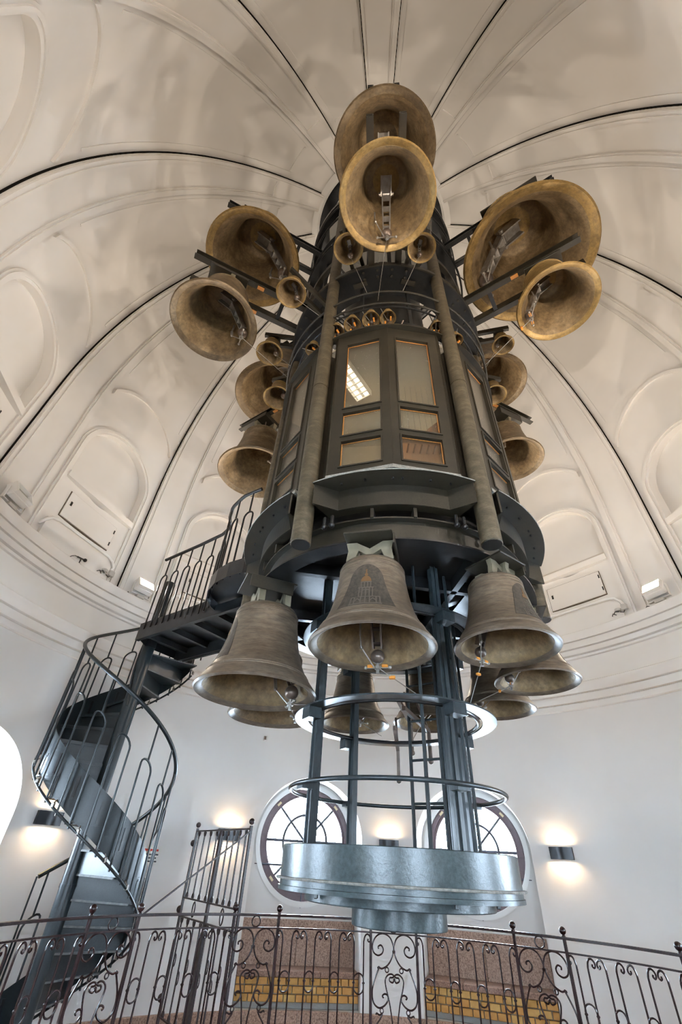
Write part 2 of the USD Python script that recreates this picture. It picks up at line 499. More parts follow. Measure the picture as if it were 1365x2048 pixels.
def grid_plate(fn, s0, s1, ts, d0, d1, ns=1):
    """Plate from s0 to s1 along ts (both may be arrays over ts), thickness d0..d1."""
    ts = np.asarray(ts, float)
    s0, s1 = np.broadcast_to(s0, ts.shape), np.broadcast_to(s1, ts.shape)
    w = np.linspace(0, 1, ns + 1)
    S = s0[:, None] + (s1 - s0)[:, None] * w
    TT = np.broadcast_to(ts[:, None], S.shape)
    v = np.concatenate([fn(S.ravel(), TT.ravel(), np.full(S.size, d)) for d in (d0, d1)])
    n, k = S.shape
    o = n * k
    f = []
    for i in range(n - 1):
        for j in range(k - 1):
            a, b, c, e = i * k + j, i * k + j + 1, (i + 1) * k + j + 1, (i + 1) * k + j
            f += [(a, b, c), (a, c, e), (a + o, c + o, b + o), (a + o, e + o, c + o)]
    edge = [i * k for i in range(n)] + [(n - 1) * k + j for j in range(1, k)] + [i * k + k - 1 for i in range(n - 2, -1, -1)] + [j for j in range(k - 2, 0, -1)]
    for a, b in zip(edge, edge[1:] + edge[:1]):
        f += [(a, b, b + o), (a, b + o, a + o)]
    return orient(T(v, f))


TS = np.concatenate([np.linspace(0, zt(6.6), 12), np.linspace(zt(6.6), TMAX, 60)[1:]])
for az in RIBS:
    fn = rib_fn(az)
    t1 = zt(4.93)
    rib = obj(ceiling, 'rib', cat([grid_plate(fn, -1, 1, TS, 0, 0.045, 4)]), 'plaster', 25)
    for sgn in (-1, 1):
        a, b = (0.62, 0.985) if sgn > 0 else (-0.985, -0.62)
        obj(rib, 'border', grid_plate(fn, a, b, TS, 0.044, 0.068, 2), 'plaster', 25)
        a, b = (0.70, 0.80) if sgn > 0 else (-0.80, -0.70)
        obj(rib, 'moulding', grid_plate(fn, a, b, TS, 0.067, 0.080, 1), 'plaster', 25)
        r_ts = np.interp(TS, _tt, _tr); wseam = (0.011 if sgn > 0 else 0.011) / half(r_ts)
        obj(rib, 'seam', grid_plate(fn, sgn * (1.0 - .1 * wseam), sgn * (1.0 + wseam), TS, 0.001, 0.022, 1), 'seam', False)
    obj(rib, 'foot_panel', grid_plate(fn, -0.62, 0.62, np.linspace(0, t1, 5), 0.044, 0.066, 2), 'plaster', 25)
    tt = np.linspace(TMAX - 1.12, TMAX, 8)
    obj(rib, 'head_panel', grid_plate(fn, -0.62, 0.62, tt, 0.044, 0.066, 2), 'plaster', 25)

ARCO = unary_union([sg.Point(0, ARS).buffer(ARW + 0.115, quad_segs=32), sg.box(-ARW - 0.115, 4.6, ARW + 0.115, ARS)])
ARCI = unary_union([sg.Point(0, ARS).buffer(ARW + 0.0, quad_segs=32), sg.box(-ARW, 4.5, ARW, ARS)])


def to_t(poly):
    f = lambda p: sg.Polygon([(x, zt(min(max(z, ZB), 9)) if z > Z0 else z - ZB) for x, z in p.exterior.coords], [[(x, zt(min(z, 9)) if z > Z0 else z - ZB) for x, z in h.coords] for h in p.interiors])
    return unary_union([f(g) for g in getattr(poly, 'geoms', [poly])])


for k, az in enumerate(RIBS):
    c = az + 15
    fn = bay_fn(c)
    ring1 = to_t(ARCO.buffer(0).difference(ARCI).intersection(sg.box(-2, 4.601, 2, 9)))
    am = obj(ceiling, 'arch_moulding', mapped(ring1, -0.002, 0.022, fn, 0.16), 'plaster', 30)
    o2 = unary_union([sg.Point(0, ARS).buffer(ARW + 0.085, quad_segs=32), sg.box(-ARW - 0.085, 4.6, ARW + 0.085, ARS)])
    i2 = unary_union([sg.Point(0, ARS).buffer(ARW + 0.045, quad_segs=32), sg.box(-ARW - 0.045, 4.5, ARW + 0.045, ARS)])
    obj(am, 'bead', mapped(to_t(o2.difference(i2).intersection(sg.box(-2, 4.601, 2, 9))), 0.021, 0.040, fn, 0.16), 'plaster', 30)
    # upper blind arch: a short bowed moulding
    R2, zc = 0.90, 7.07
    up = sg.box(-.775, 6, .775, 9).intersection(sg.Point(0, zc).buffer(R2, quad_segs=32)).difference(sg.Point(0, zc).buffer(R2 - 0.052, quad_segs=32)).intersection(sg.Polygon([(0, zc - 0.4), (-2.0, zc + 1.0), (-2, 9), (2, 9), (2.0, zc + 1.0)]))
    obj(ceiling, 'upper_arch', mapped(to_t(up), -0.002, 0.035, fn, 0.12), 'plaster', 30)
    # thin raised border that frames the bay beside the seams
    tb = np.linspace(zt(8.0), TMAX - 0.85, 26)
    rb = np.interp(tb, _tt, _tr)
    hb = np.radians(15) * rb - half(rb) - 0.13
    fb = lambda s, t, d, c=c: dome_pt(c + np.degrees(s / np.maximum(np.interp(t, _tt, _tr), .2)), t, d)
    for sgn in (-1, 1):
        obj(ceiling, 'bay_border', grid_plate(fb, sgn * hb, sgn * (hb + 0.035), tb, 0, 0.008, 1), 'plaster', False)
    te = np.linspace(TMAX - 0.90, TMAX - 0.87, 2)
    he = float(hb[-1])
    obj(ceiling, 'bay_border', grid_plate(fb, -he, he, te, 0, 0.012, 8), 'plaster', False)
    # sill, hatch wall, hatch door, pipe and junction boxes
    obj(ceiling, 'sill', radial_prism(sg.box(-ARW, LED - 0.10, ARW, LED), 4.47, 4.66, c), 'plaster', 30)
    obj(ceiling, 'sill_slope', rotz(T([(4.50, -ARW, LED), (4.66, -ARW, LED), (4.66, -ARW, LED + .14), (4.50, ARW, LED), (4.66, ARW, LED), (4.66, ARW, LED + .14)],
                                     [(0, 1, 2), (3, 5, 4), (0, 2, 5), (0, 5, 3), (0, 3, 4), (0, 4, 1), (1, 4, 5), (1, 5, 2)]), c), 'plaster', False)
    vis = k in (0, 1, 4, 5, 6)
    hx0, hx1, hz0, hz1 = -0.45, 0.45, 5.09, 5.50
    d = struct(f'door_{k + 1}', radial_prism(sg.box(hx0, hz0, hx1, hz1), 4.525, 4.60, c), 'plaster', 30, None)
    fr = sg.box(hx0 - .012, hz0 - .012, hx1 + .012, hz1 + .012).difference(sg.box(hx0, hz0, hx1, hz1))
    obj(d, 'gap', radial_prism(fr, 4.540, 4.60, c), 'seam_soft', False)
    sd = 1 if c % 360 > 100 else 1
    obj(d, 'handle_hole', radial_prism(sg.box(-.014, -.035, .014, .035), 4.515, 4.53, c) if False else radial_prism(affinity.translate(sg.box(-.014, -.033, .014, .033), 0.385 * sd, 5.33), 4.519, 4.527, c), 'black_plastic', False)
    for zz in (5.19, 5.41):
        obj(d, 'hinge', radial_prism(affinity.translate(sg.box(-.008, -.03, .008, .03), -0.435 * sd, zz), 4.517, 4.527, c), 'black_plastic', False)
    # white bumper pipe under the hatch, with its step
    pp = []
    for s, z, q in ((-0.64, 4.80, 4.52), (-0.62, 4.86, 4.45), (-0.56, 4.93, 4.44), (-0.45, 4.955, 4.43), (0.45, 4.955, 4.43), (0.56, 4.93, 4.44), (0.62, 4.86, 4.45), (0.64, 4.80, 4.52)):
        a = rad(c); pp.append((q * math.cos(a) - s * math.sin(a), q * math.sin(a) + s * math.cos(a), z))
    obj(ceiling, 'bumper_pipe', tube(pp, 0.022, 10), 'white_paint', 40)
    obj(ceiling, 'step', radial_prism(sg.box(-0.60, 4.60, 0.60, 4.93), 4.47, 4.58, c), 'plaster', 30)

# lantern ring at the top
struct('trim_3', lathe([(1.14, 12.40), (1.37, 12.38), (1.37, 12.55), (1.14, 12.55)], n=96), 'black_steel', 30, 'dark steel ring inside the lantern opening')
struct('trim_2', lathe([(1.50, 12.33), (1.52, 12.30), (1.40, 12.27), (1.36, 12.30), (1.36, 12.75), (1.50, 12.75)], n=128), 'white_paint', 30, 'white rim of the round lantern opening at the top of the dome')
struct('ceiling_001', cat([lathe([(1.36, 12.70), (1.42, 12.70), (1.42, 14.2), (1.36, 14.2)], n=96), lathe([(0, 14.2), (1.45, 14.2), (1.45, 14.3), (0, 14.3)], n=64)]), 'white_paint', 30, 'white lantern drum above the dome')

# windows
for i, az in enumerate(WIN):
    w = thing(f'window_{i + 1}', None, None, pol(NICHE_R + .06, az, WZ), az, kind='structure')
    ringp = lambda ro, ri, q=24: sg.Point(0, 0).buffer(ro, quad_segs=q).difference(sg.Point(0, 0).buffer(ri, quad_segs=q))

    def vert(poly, x0, x1):
        m = ext(poly, x1 - x0); v = np.asarray(m.vertices)
        return orient(T(np.stack([v[:, 2] + x0, v[:, 0], v[:, 1]], -1), m.faces))
    obj(w, 'reveal_trim', vert(ringp(0.765, 0.70), -0.085, 0.10), 'white_paint', 30)
    f_ = obj(w, 'window_frame', vert(ringp(0.715, 0.635), -0.045, 0.05), 'window_wood', 30)
    obj(f_, 'sash', vert(ringp(0.64, 0.595), -0.015, 0.045), 'window_wood', 30)
    obj(w, 'inner_ring', vert(ringp(0.356, 0.326), -0.005, 0.03), 'muntin', 30)
    obj(w, 'hub', vert(sg.box(-.032, -.04, .032, .04), -0.02, 0.05), 'muntin', 30)
    for q in range(8):
        a = rad(45 * q)
        obj(w, 'muntin', rod((.015, .03 * math.cos(a), .03 * math.sin(a)), (.015, .60 * math.cos(a), .60 * math.sin(a)), .0165 if q % 4 else .0185, 6), 'muntin', 40)
        p0 = rad(45 * q)
        sec = sg.Polygon([(0, 0)] + [(.6 * math.cos(p0 + rad(45) * s / 8), .6 * math.sin(p0 + rad(45) * s / 8)) for s in range(9)])
        obj(w, 'pane', vert(sec, 0.012, 0.016), 'window_glass', False)
    for q in (45, 135, 225, 315):
        a = rad(q)
        obj(f_, 'tab', vert(affinity.translate(affinity.rotate(sg.box(-.035, -.016, .035, .016), q + 90, origin=(0, 0)), .655 * math.cos(a), .655 * math.sin(a)), -.05, -.04), 'brass_tab', 30)
    for q in (0, 180):
        a = rad(q)
        obj(f_, 'hinge', vert(affinity.translate(sg.box(-.03, -.045, .03, .045), .655 * math.cos(a), 0), -.055, -.04), 'window_wood', 30)
    obj(w, 'restraint_bar', rod((-.05, -.74, -.30), (-.05, .74, -.30), .012, 8), 'muntin', 40)
    obj(w, 'stay_rod', rod((-.06, 0, -.60), (-.06, 0, -.77), .009, 8), 'muntin', 40)

# benches in the two niches in view
for az, lab in ((WIN[0], 'granite bench with ochre brick front in the right window niche'), (WIN[1], 'granite bench with ochre brick front in the left window niche'),
                (WIN[2], 'granite bench with ochre brick front in the niche left of the spiral stair')):
    b = thing('bench', lab, 'bench', pol(4.62, az, 0.1), az, None)
    W = 0.795
    obj(b, 'core', box((0.20, 0, 0.10 + .02), (0.36, 2 * W, 0.23)), 'mortar', False)
    rows = 3
    for r_ in range(rows):
        z0 = 0.062 + r_ * 0.0735
        y = -W
        odd = r_ % 2
        first = True
        while y < W - 0.01:
            L = (0.085 if odd else 0.135) if first else rng.choice([0.135, 0.135, 0.1, 0.155])
            first = False
            e = min(y + L, W)
            if W - e < 0.05:
                e = W
            obj(b, 'brick', bbox((0.005 + rng.uniform(-.002, .002), (y + e) / 2, z0 + .034), (0.05, e - y - .011, 0.0635), .004), rng.choice(['brick_a', 'brick_a', 'brick_b', 'brick_c']), False)
            y = e
    for a, e in ((-W, -0.28), (-0.28, 0.3), (0.3, W)):
        obj(b, 'seat_slab', bbox((0.185, (a + e) / 2, 0.308), (0.43, e - a - .004, 0.06), .006), 'granite_dark', False)
    for a, e in ((-W, 0.02), (0.02, W)):
        obj(b, 'back_slab', bbox((0.365, (a + e) / 2, 0.565), (0.05, e - a - .004, 0.46), .006), 'granite', False)

# ================================================================== LAMPS
FL_LAB = {5: 'white floodlight on the cornice beside the top of the stair pole', 1: 'lit white floodlight on the cornice at the right edge of the photo', 6: 'white floodlight on the cornice at the left edge of the photo'}
for k, az in enumerate(RIBS):
    grp = None if k in FL_LAB else 'floodlights outside the photo'
    f = thing('floodlight', FL_LAB.get(k, 'white floodlight on the dome cornice outside the photo'), 'floodlight', pol(4.435, az, 4.585), az, grp)
    obj(f, 'base', bbox((0.0, 0, 0.030), (0.09, 0.13, 0.05), .006), 'gray_plastic', False)
    obj(f, 'bracket', cat([bbox((0.0, s * 0.155, 0.13), (0.05, 0.012, 0.17), .003) for s in (-1, 1)] + [bbox((0, 0, 0.05), (0.05, 0.32, 0.012), .003)]), 'white_paint', False)
    # housing tilted: face looks up and a little into the room
    hs = bbox((0, 0, 0), (0.19, 0.29, 0.09), .012)
    a = rad(-60)
    R = np.array([[math.cos(a), 0, math.sin(a)], [0, 1, 0], [-math.sin(a), 0, math.cos(a)]])
    tilt = lambda m: T(np.asarray(m.vertices) @ R.T + np.array([-0.01, 0, 0.19]), m.faces)
    h = obj(f, 'housing', tilt(hs), 'white_paint', False)
    obj(h, 'bezel', tilt(move(ext(sg.box(-.088, -.138, .088, .138).difference(sg.box(-.074, -.122, .074, .122)), .050), (0, 0, .042))), 'white_paint', False)
    obj(h, 'glass', tilt(box((0, 0, .046), (0.138, 0.228, 0.003))), 'flood_off' if k in (0, 6, 7, 8) else 'flood_glow', False)
    obj(f, 'cable', tube([(0.05, .05, .03), (.03, .16, .02), (.0, .20, .03), (-.01, .22, .01), (.05, .25, .012)], .006, 6), 'black_plastic', 40)

SC_LAB = {5: 'black wall lamp left of the spiral staircase', 4: 'black wall lamp behind the iron gate', 3: 'black wall lamp between the two round windows, partly behind the teal drum', 2: 'black wall lamp right of the right round window'}
for k, az in enumerate(RIBS):
    s = thing('wall_lamp', SC_LAB.get(k, 'black up-and-down wall lamp outside the photo'), 'wall lamp', pol(R_WALL, az, 1.785), az, None if k in SC_LAB else 'wall lamps outside the photo')
    # curved front, open top and bottom
    arcp = [(-0.02, -.145)] + [(-0.055 - .03 * math.cos(PI * t / 2), .145 * t) for t in np.linspace(-1, 1, 13)] + [(-0.02, .145)]
    inner = [(x + .008, y * .93) for x, y in arcp]
    poly = sg.Polygon(arcp)
    ring = poly.difference(poly.buffer(-.006))
    obj(s, 'shade', move(ext(ring, 0.13), (0, 0, -.065)), 'lamp_black', 30)
    obj(s, 'back_plate', box((-.010, 0, 0), (.02, .29, .13)), 'lamp_black', False)
    obj(s, 'lamp', move(ext(poly.buffer(-.012), .01), (0, 0, .020)), 'sconce_glow', False)
    obj(s, 'lamp', move(ext(poly.buffer(-.012), .01), (0, 0, -.030)), 'sconce_glow', False)
    obj(s, 'divider', move(ext(poly.buffer(-.007), .046), (0, 0, -.023)), 'lamp_black', False)
#PART2
# ================================================================== STEEL BELL TOWER
COLS = [2 + 60 * k for k in range(6)]
ARMS = [32 + 60 * k for k in range(6)]
RC = 1.31


def ann(ri, ro, z0, z1, a0=0, a1=360, n=72):
    return lathe([(ri, z0), (ro, z0), (ro, z1), (ri, z1)], a0, a1, n)


def arcpts(r, a0, a1, z, n=24):
    return [pol(r, a, z) for a in np.linspace(a0, a1, n)]


def bolt(p, nrm=(0, 0, -1), r=0.011, h=0.014):
    m = trimesh.creation.cylinder(r, h, sections=6)
    v = np.asarray(m.vertices)
    n = np.asarray(nrm, float); n /= np.linalg.norm(n)
    a = np.cross(n, [0.3, 0.9, 0.1]); a /= np.linalg.norm(a); b = np.cross(n, a)
    return T(v[:, :1] * a + v[:, 1:2] * b + v[:, 2:] * n + np.asarray(p, float), m.faces)


tw = thing('bell_tower', 'tall round dark steel bell frame with six pipe columns under the dome', 'bell tower')
for a in COLS:
    c = obj(tw, 'column', cat([lathe([(0, 3.24), (.068, 3.24), (.073, 3.246), (.073, 10.7), (0, 10.7)], n=28)]) if False else move(lathe([(0, 3.24), (.069, 3.24), (.073, 3.245), (.073, 5.0), (.073, 7.0), (.073, 10.7), (0, 10.7)], n=28), pol(RC, a)), 'olive_column', 35)
    obj(c, 'end_cap', move(lathe([(0, 3.236), (.066, 3.236), (.066, 3.241), (0, 3.241)], n=28), pol(RC, a)), 'black_steel', 30)
    obj(c, 'collar', move(lathe([(.072, 5.06), (.0765, 5.06), (.0765, 5.075), (.072, 5.075)], n=28), pol(RC, a)), 'olive_column', 30)
for a in ARMS:
    # scalloped channel between two columns
    obj(tw, 'channel_flange', ann(1.20, 1.385, 3.722, 3.734, a - 25.6, a + 25.6, 30), 'olive_steel', 30)
    web = [pol(1.365, a - 25.4, 0), pol(1.225, a - 20, 0)] + arcpts(1.215, a - 19.5, a + 19.5, 0, 22) + [pol(1.225, a + 20, 0), pol(1.365, a + 25.4, 0)]
    wp = sg.LineString([p[:2] for p in web])
    obj(tw, 'channel_web', move(ext(wp.buffer(.006, cap_style=2), .19), (0, 0, 3.535)), 'olive_steel', 30)
    lip = sg.Polygon([p[:2] for p in web] + [tuple(pol(1.15, q)[:2]) for q in np.linspace(a + 24, a - 24, 24)])
    obj(tw, 'channel_lip', move(ext(lip, .010), (0, 0, 3.533)), 'olive_steel', 30)
    obj(tw, 'flange_edge', tube(arcpts(1.383, a - 25.4, a + 25.4, 3.728, 30), .006, 6), 'dust_edge', 40)
    obj(tw, 'bolt', cat([bolt(pol(1.30, a + q, 3.717), (0, 0, -1), .009, .02) for q in (-17, -9, 0, 3, 12, 19)]), 'black_steel', 30, kind='stuff')
    for s in (-1, 1):
        obj(tw, 'hanger_plate', radial_prism(sg.box(-.012, 3.45, .012, 3.54), 1.10, 1.19, a + 7.5 * s), 'olive_steel', 30)
        obj(tw, 'clamp_bolt', cat([move(rod((0, 0, 3.40), (0, 0, 3.50), .013, 8), pol(1.215, a + 23.0 * s + q)) for q in (-1.5, 1.5)] + [move(ball((0, 0, 3.415), .022, 1), pol(1.215, a + 23.0 * s + q)) for q in (-1.5, 1.5)]), 'black_steel', 30)
obj(tw, 'lower_ring_top_flange', ann(1.10, 1.175, 3.447, 3.459, n=96), 'olive_steel', 30)
obj(tw, 'lower_ring_web', ann(1.115, 1.127, 3.24, 3.45, n=96), 'olive_steel', 30)
obj(tw, 'lower_ring_bottom_flange', ann(1.085, 1.215, 3.235, 3.248, n=96), 'black_steel', 30)
obj(tw, 'lower_ring_inner_lip', ann(1.055, 1.075, 3.30, 3.33, n=96), 'black_steel', 30)
obj(tw, 'floor_drum', ann(1.00, 1.02, 3.44, 3.74, n=72), 'black_steel', 30)
hole = affinity.rotate(sg.box(-.10, -.42, .62, .42), 15, origin=(0, 0))
obj(tw, 'floor_plate', move(ext(sg.Point(0, 0).buffer(1.09, quad_segs=24).difference(hole), .02), (0, 0, 3.42)), 'black_steel', 30)
obj(tw, 'floor_deck', move(ext(sg.Point(0, 0).buffer(1.21, quad_segs=24), .02), (0, 0, 3.765)), 'black_steel', 30)
for q in (15, 105):
    d = pol(1, q)
    for o in (-.43, .43):
        n_ = pol(1, q + 90)
        a_, b_ = d * -1.0 + n_ * o, d * 1.0 + n_ * o
        obj(tw, 'floor_joist', bar(a_ + (0, 0, 3.37), b_ + (0, 0, 3.37), .05, .10), 'black_steel', False)
# upper levels
for z, r in ((6.391, 1.325), (6.641, 1.34)):
    obj(tw, 'rail_ring', tube(arcpts(r, 0, 357, z, 120), .0125, 8, True), 'olive_steel', 40)
obj(tw, 'inner_rail_ring', tube(arcpts(1.22, 0, 357, 6.52, 120), .012, 8, True), 'black_steel', 40)
obj(tw, 'chime_ring', ann(1.08, 1.13, 6.32, 6.36, n=72), 'black_steel', 30)
obj(tw, 'gallery_plate', ann(0.98, 1.36, 7.345, 7.36, n=96), 'black_steel', 30)
obj(tw, 'gallery_plate_edge', ann(1.345, 1.362, 7.338, 7.40, n=96), 'olive_steel', 30)
obj(tw, 'gallery_bolt', cat([bolt(pol(r, a + q, 7.342), (0, 0, -1), .017, .02) for a in ARMS for q in (-12, -4, 4, 12) for r in (1.30, 1.22)]), 'olive_steel', 30, kind='stuff')
obj(tw, 'upper_plate', ann(1.02, 1.30, 9.33, 9.345, n=96), 'black_steel', 30)
obj(tw, 'upper_ring', ann(1.20, 1.26, 8.30, 8.42, n=96), 'olive_steel', 30)
for z, r in ((9.98, 1.33), (10.6, 1.34), (8.9, 1.33)):
    obj(tw, 'cage_ring', tube(arcpts(r, 0, 357, z, 100), .016, 8, True), 'black_steel', 40)
for k in range(24):
    a = 15 * k + 6
    if min(abs((a - c + 180) % 360 - 180) for c in COLS) > 5:
        obj(tw, 'post', bar(pol(1.10, a, 7.36), pol(1.10, a, 9.34), .05, .05, pol(1, a)), 'black_steel', False)
obj(tw, 'core_drum', cat([ann(.60, .64, 7.36, 9.33, n=48)]), 'black_steel', 30)
for k in range(12):
    a = 30 * k + 17
    obj(tw, 'strut', bar(pol(1.10, a, 5.95), pol(1.10, a, 7.35), .04, .04, pol(1, a)), 'black_steel', False)
obj(tw, 'top_ring', ann(1.22, 1.36, 10.68, 10.80, n=72), 'black_steel', 30)
ARML = {272: (2.75, 2.75), 332: (2.75, 2.95), 32: (2.75, 2.8), 92: (2.7, 2.8), 152: (2.8, 2.9), 212: (2.85, 2.85)}
for a in ARMS:
    for zi, z in enumerate((7.42, 9.40)):
        r1 = ARML[a][zi]
        for s in (-1, 1):
            o = s * .17
            e0, e1 = 1.12, r1
            b = obj(tw, 'bell_beam', radial_prism(unary_union([sg.box(o - .035, z - .06, o + .035, z - .045), sg.box(o - .035, z + .045, o + .035, z + .06), sg.box(o - s * .035 - .006, z - .05, o - s * .035 + .006, z + .05)]), e0, e1, a), 'olive_steel' if zi == 0 else 'black_steel', 30)
            obj(b, 'shim', radial_prism(sg.box(o - .022, z - .074, o + .022, z - .058), 1.93, 2.02, a), 'putty_orange', False)
        for rr in (1.62,):
            obj(tw, 'beam_spacer', radial_prism(sg.box(-.165, z - .05, .165, z + .05), rr, rr + .05, a), 'black_steel', False)

# ------------------------------------------------------------------ cabin of the player
cb = thing('carillon_cabin', 'olive glazed twelve-sided cabin between the pipe columns of the bell tower', 'cabin')


def wallplate(p, q, s0, s1, z0, z1, d0, d1):
    """Box on the line p->q: from s0..s1 metres along it, z0..z1, d0..d1 outwards."""
    p, q = np.asarray(p)[:2], np.asarray(q)[:2]
    t = (q - p) / np.linalg.norm(q - p)
    n = np.array([t[1], -t[0]])
    v = [(*(p + t * s + n * d), z) for z in (z0, z1) for s, d in ((s0, d0), (s1, d0), (s1, d1), (s0, d1))]
    f = [(0, 2, 1), (0, 3, 2), (4, 5, 6), (4, 6, 7)] + sum([[(i, (i + 1) % 4, (i + 1) % 4 + 4), (i, (i + 1) % 4 + 4, i + 4)] for i in range(4)], [])
    return orient(T(v, f))


ZC0, ZC1 = 3.85, 5.92
PZ = ((3.94, 4.225), (4.305, 4.595), (4.675, 5.73))
for a in ARMS:
    C_, E0, E1 = pol(1.284, a), pol(1.284, a - 23.3), pol(1.284, a + 23.3)
    for p, q, side in ((E0, C_, 0), (C_, E1, 1)):
        L = float(np.linalg.norm(q - p))
        so, si = (.098, .085)
        x0, x1 = (so, L - si) if side == 0 else (si, L - so)
        d = obj(cb, 'door', cat([wallplate(p, q, 0.004, x0, ZC0, ZC1, -.035, 0), wallplate(p, q, x1, L - .004, ZC0, ZC1, -.035, 0)] +
                                [wallplate(p, q, x0, x1, z0, z1, -.035, 0) for z0, z1 in ((ZC0, PZ[0][0]), (PZ[0][1], PZ[1][0]), (PZ[1][1], PZ[2][0]), (PZ[2][1], ZC1))]), 'olive_steel', False)
        for z0, z1 in PZ:
            w = .014
            obj(d, 'moulding', cat([wallplate(p, q, x0 - w, x0, z0 - w, z1 + w, 0, .010), wallplate(p, q, x1, x1 + w, z0 - w, z1 + w, 0, .010),
                                   wallplate(p, q, x0, x1, z0 - w, z0, 0, .010), wallplate(p, q, x0, x1, z1, z1 + w, 0, .010)]), 'olive_steel', False)
            obj(d, 'pane', wallplate(p, q, x0 - .003, x1 + .003, z0 - .003, z1 + .003, -.030, -.026), 'cabin_glass', False)
            w = .006
            xs = x0 if side == 0 else x1 - w
            obj(d, 'putty', cat([wallplate(p, q, xs, xs + w, z0, z1, -.026, -.020), wallplate(p, q, x0, x1, z1 - w, z1, -.026, -.020)]), 'putty_orange', False)
        if side == 0:
            obj(d, 'cover_strip', wallplate(p, q, L - .030, L + .006, ZC0, ZC1, 0, .008), 'olive_steel', False)
    # corner panels running back into the recess behind the column
    for s in (-1, 1):
        pts = [pol(1.284, a + s * 23.3), pol(1.255, a + s * 25.2), pol(1.20, a + s * 26.8), pol(1.14, a + s * 28.3), pol(1.10, a + s * 30)]
        obj(cb, 'corner_panel', move(ext(sg.LineString([p[:2] for p in pts]).buffer(.010, cap_style=2), ZC1 - ZC0), (0, 0, ZC0)), 'olive_steel', 40)
    sill = sg.Polygon([tuple(pol(1.30, a - 23.5)[:2]), tuple(pol(1.318, a)[:2]), tuple(pol(1.30, a + 23.5)[:2]), tuple(pol(1.1, a + 23)[:2]), tuple(pol(1.1, a - 23)[:2])])
    obj(cb, 'sill', move(ext(sill, .035), (0, 0, 3.815)), 'dust_edge', False)
    roof = sg.Polygon([tuple(pol(1.315, a + q)[:2]) for q in np.linspace(-26.5, 26.5, 21)] + [tuple(pol(1.0, a + 27)[:2]), tuple(pol(1.0, a - 27)[:2])])
    obj(cb, 'roof_edge', move(ext(roof, .022), (0, 0, ZC1 + .002)), 'olive_steel', 30)
obj(cb, 'floor', move(ext(sg.Point(0, 0).buffer(1.12, quad_segs=16), .02), (0, 0, 3.80)), 'oak', False)
obj(cb, 'roof', move(ext(sg.Point(0, 0).buffer(1.20, quad_segs=16), .03), (0, 0, 5.885)), 'cabin_paint', False)
obj(cb, 'inner_post', move(lathe([(0, 3.82), (.10, 3.82), (.10, 5.91), (0, 5.91)], n=16), (0.1, .55, 0)), 'cabin_paint', 40)
obj(cb, 'back_partition', box((0, .35, 4.87), (1.5, .03, 2.05)), 'cabin_paint', False)
cs = thing('carillon_console', 'brown oak keyboard console seen through the panes of the cabin', 'console', (0.20, -0.68, 3.82), 8)
obj(cs, 'case', cat([bbox((.14, -.02, .45), (.62, .34, .9)), bbox((.14, .12, 1.0), (.62, .07, .25))]), 'oak', False)
cp_ = ext(sg.Polygon([(-.22, 0), (.62, 0), (.62, 1.72), (.50, 1.72), (.02, 1.18), (-.22, .98)]), .05)
v_ = np.asarray(cp_.vertices)
obj(cs, 'back_board', orient(T(np.stack([v_[:, 0], .30 - v_[:, 2], v_[:, 1]], -1), cp_.faces)), 'oak', False)
for k in range(4):
    obj(cs, 'louvre', bbox((.12 + .02 * k, .16, 1.02 + .05 * k), (.30, .16, .018), .003), 'oak', False)
obj(cs, 'music_desk', bar((-.16, .08, 1.12), (.44, .08, 1.12), .03, .42, (0, .5, 1)), 'oak', False)
obj(cs, 'bench', bbox((-.38, -.12, .25), (.30, .46, .045)), 'oak', False)
for s in (-1, 1):
    obj(cs, 'bench_leg', bbox((-.38, -.12 + s * .19, .115), (.26, .03, .23)), 'oak', False)
for k in range(9):
    obj(cs, 'baton', rod((-.10 + .06 * k, -.19, .62), (-.10 + .06 * k, -.30, .62), .008, 6), 'oak', 40)
    obj(cs, 'tracker', rod((-.10 + .06 * k, -.10, .92), (-.10 + .06 * k, -.02, 1.9), .0025, 5), 'wire_steel', 40)
lt = thing('ceiling_light', 'white louvred fluorescent light seen through the left pane of the cabin', 'ceiling light', (-0.36, -0.74, 5.78), 62)
obj(lt, 'housing', bbox((0, 0, .05), (.52, .20, .05), .005), 'white_paint', False)
for s in (-.045, .045):
    obj(lt, 'tube', box((0, s, .018), (.48, .05, .012)), 'tube_glow', False)
for s in (-1, 1):
    obj(lt, 'reflector', box((0, s * .095, .01), (.52, .008, .05)), 'white_paint', False)
for k in range(8):
    obj(lt, 'louvre', box((-.245 + .07 * k, 0, .0), (.006, .18, .03)), 'white_paint', False)

# ------------------------------------------------------------------ hanging drum under the tower
ms = thing('suspended_drum', 'teal steel drum hanging on four posts below the bell tower', 'drum')
obj(ms, 'drum_shell', lathe([(.735, 1.606), (.74, 1.602), (.74, 1.392), (.732, 1.392), (.728, 1.606)], n=96), 'teal_steel', 30)
obj(ms, 'drum_top', lathe([(0, 1.50), (.73, 1.50), (.73, 1.51), (0, 1.51)], n=64), 'teal_steel', 30)
obj(ms, 'drum_flange', lathe([(.735, 1.440), (.763, 1.440), (.766, 1.445), (.763, 1.451), (.735, 1.453)], n=96), 'dust_edge', 40)
obj(ms, 'drum_hem', lathe([(.74, 1.392), (.748, 1.392), (.748, 1.412), (.74, 1.414)], n=96), 'teal_steel', 30)
obj(ms, 'drum_bottom', lathe([(0, 1.393), (.735, 1.393), (.735, 1.40), (0, 1.40)], n=64), 'teal_steel', 30)
obj(ms, 'middle_plate', lathe([(0, 1.345), (.575, 1.345), (.58, 1.35), (.58, 1.394), (0, 1.394)], n=80), 'teal_steel', 30)
obj(ms, 'bottom_drum', lathe([(0, 1.245), (.282, 1.245), (.286, 1.25), (.286, 1.346), (0, 1.346)], n=64), 'teal_steel', 30)
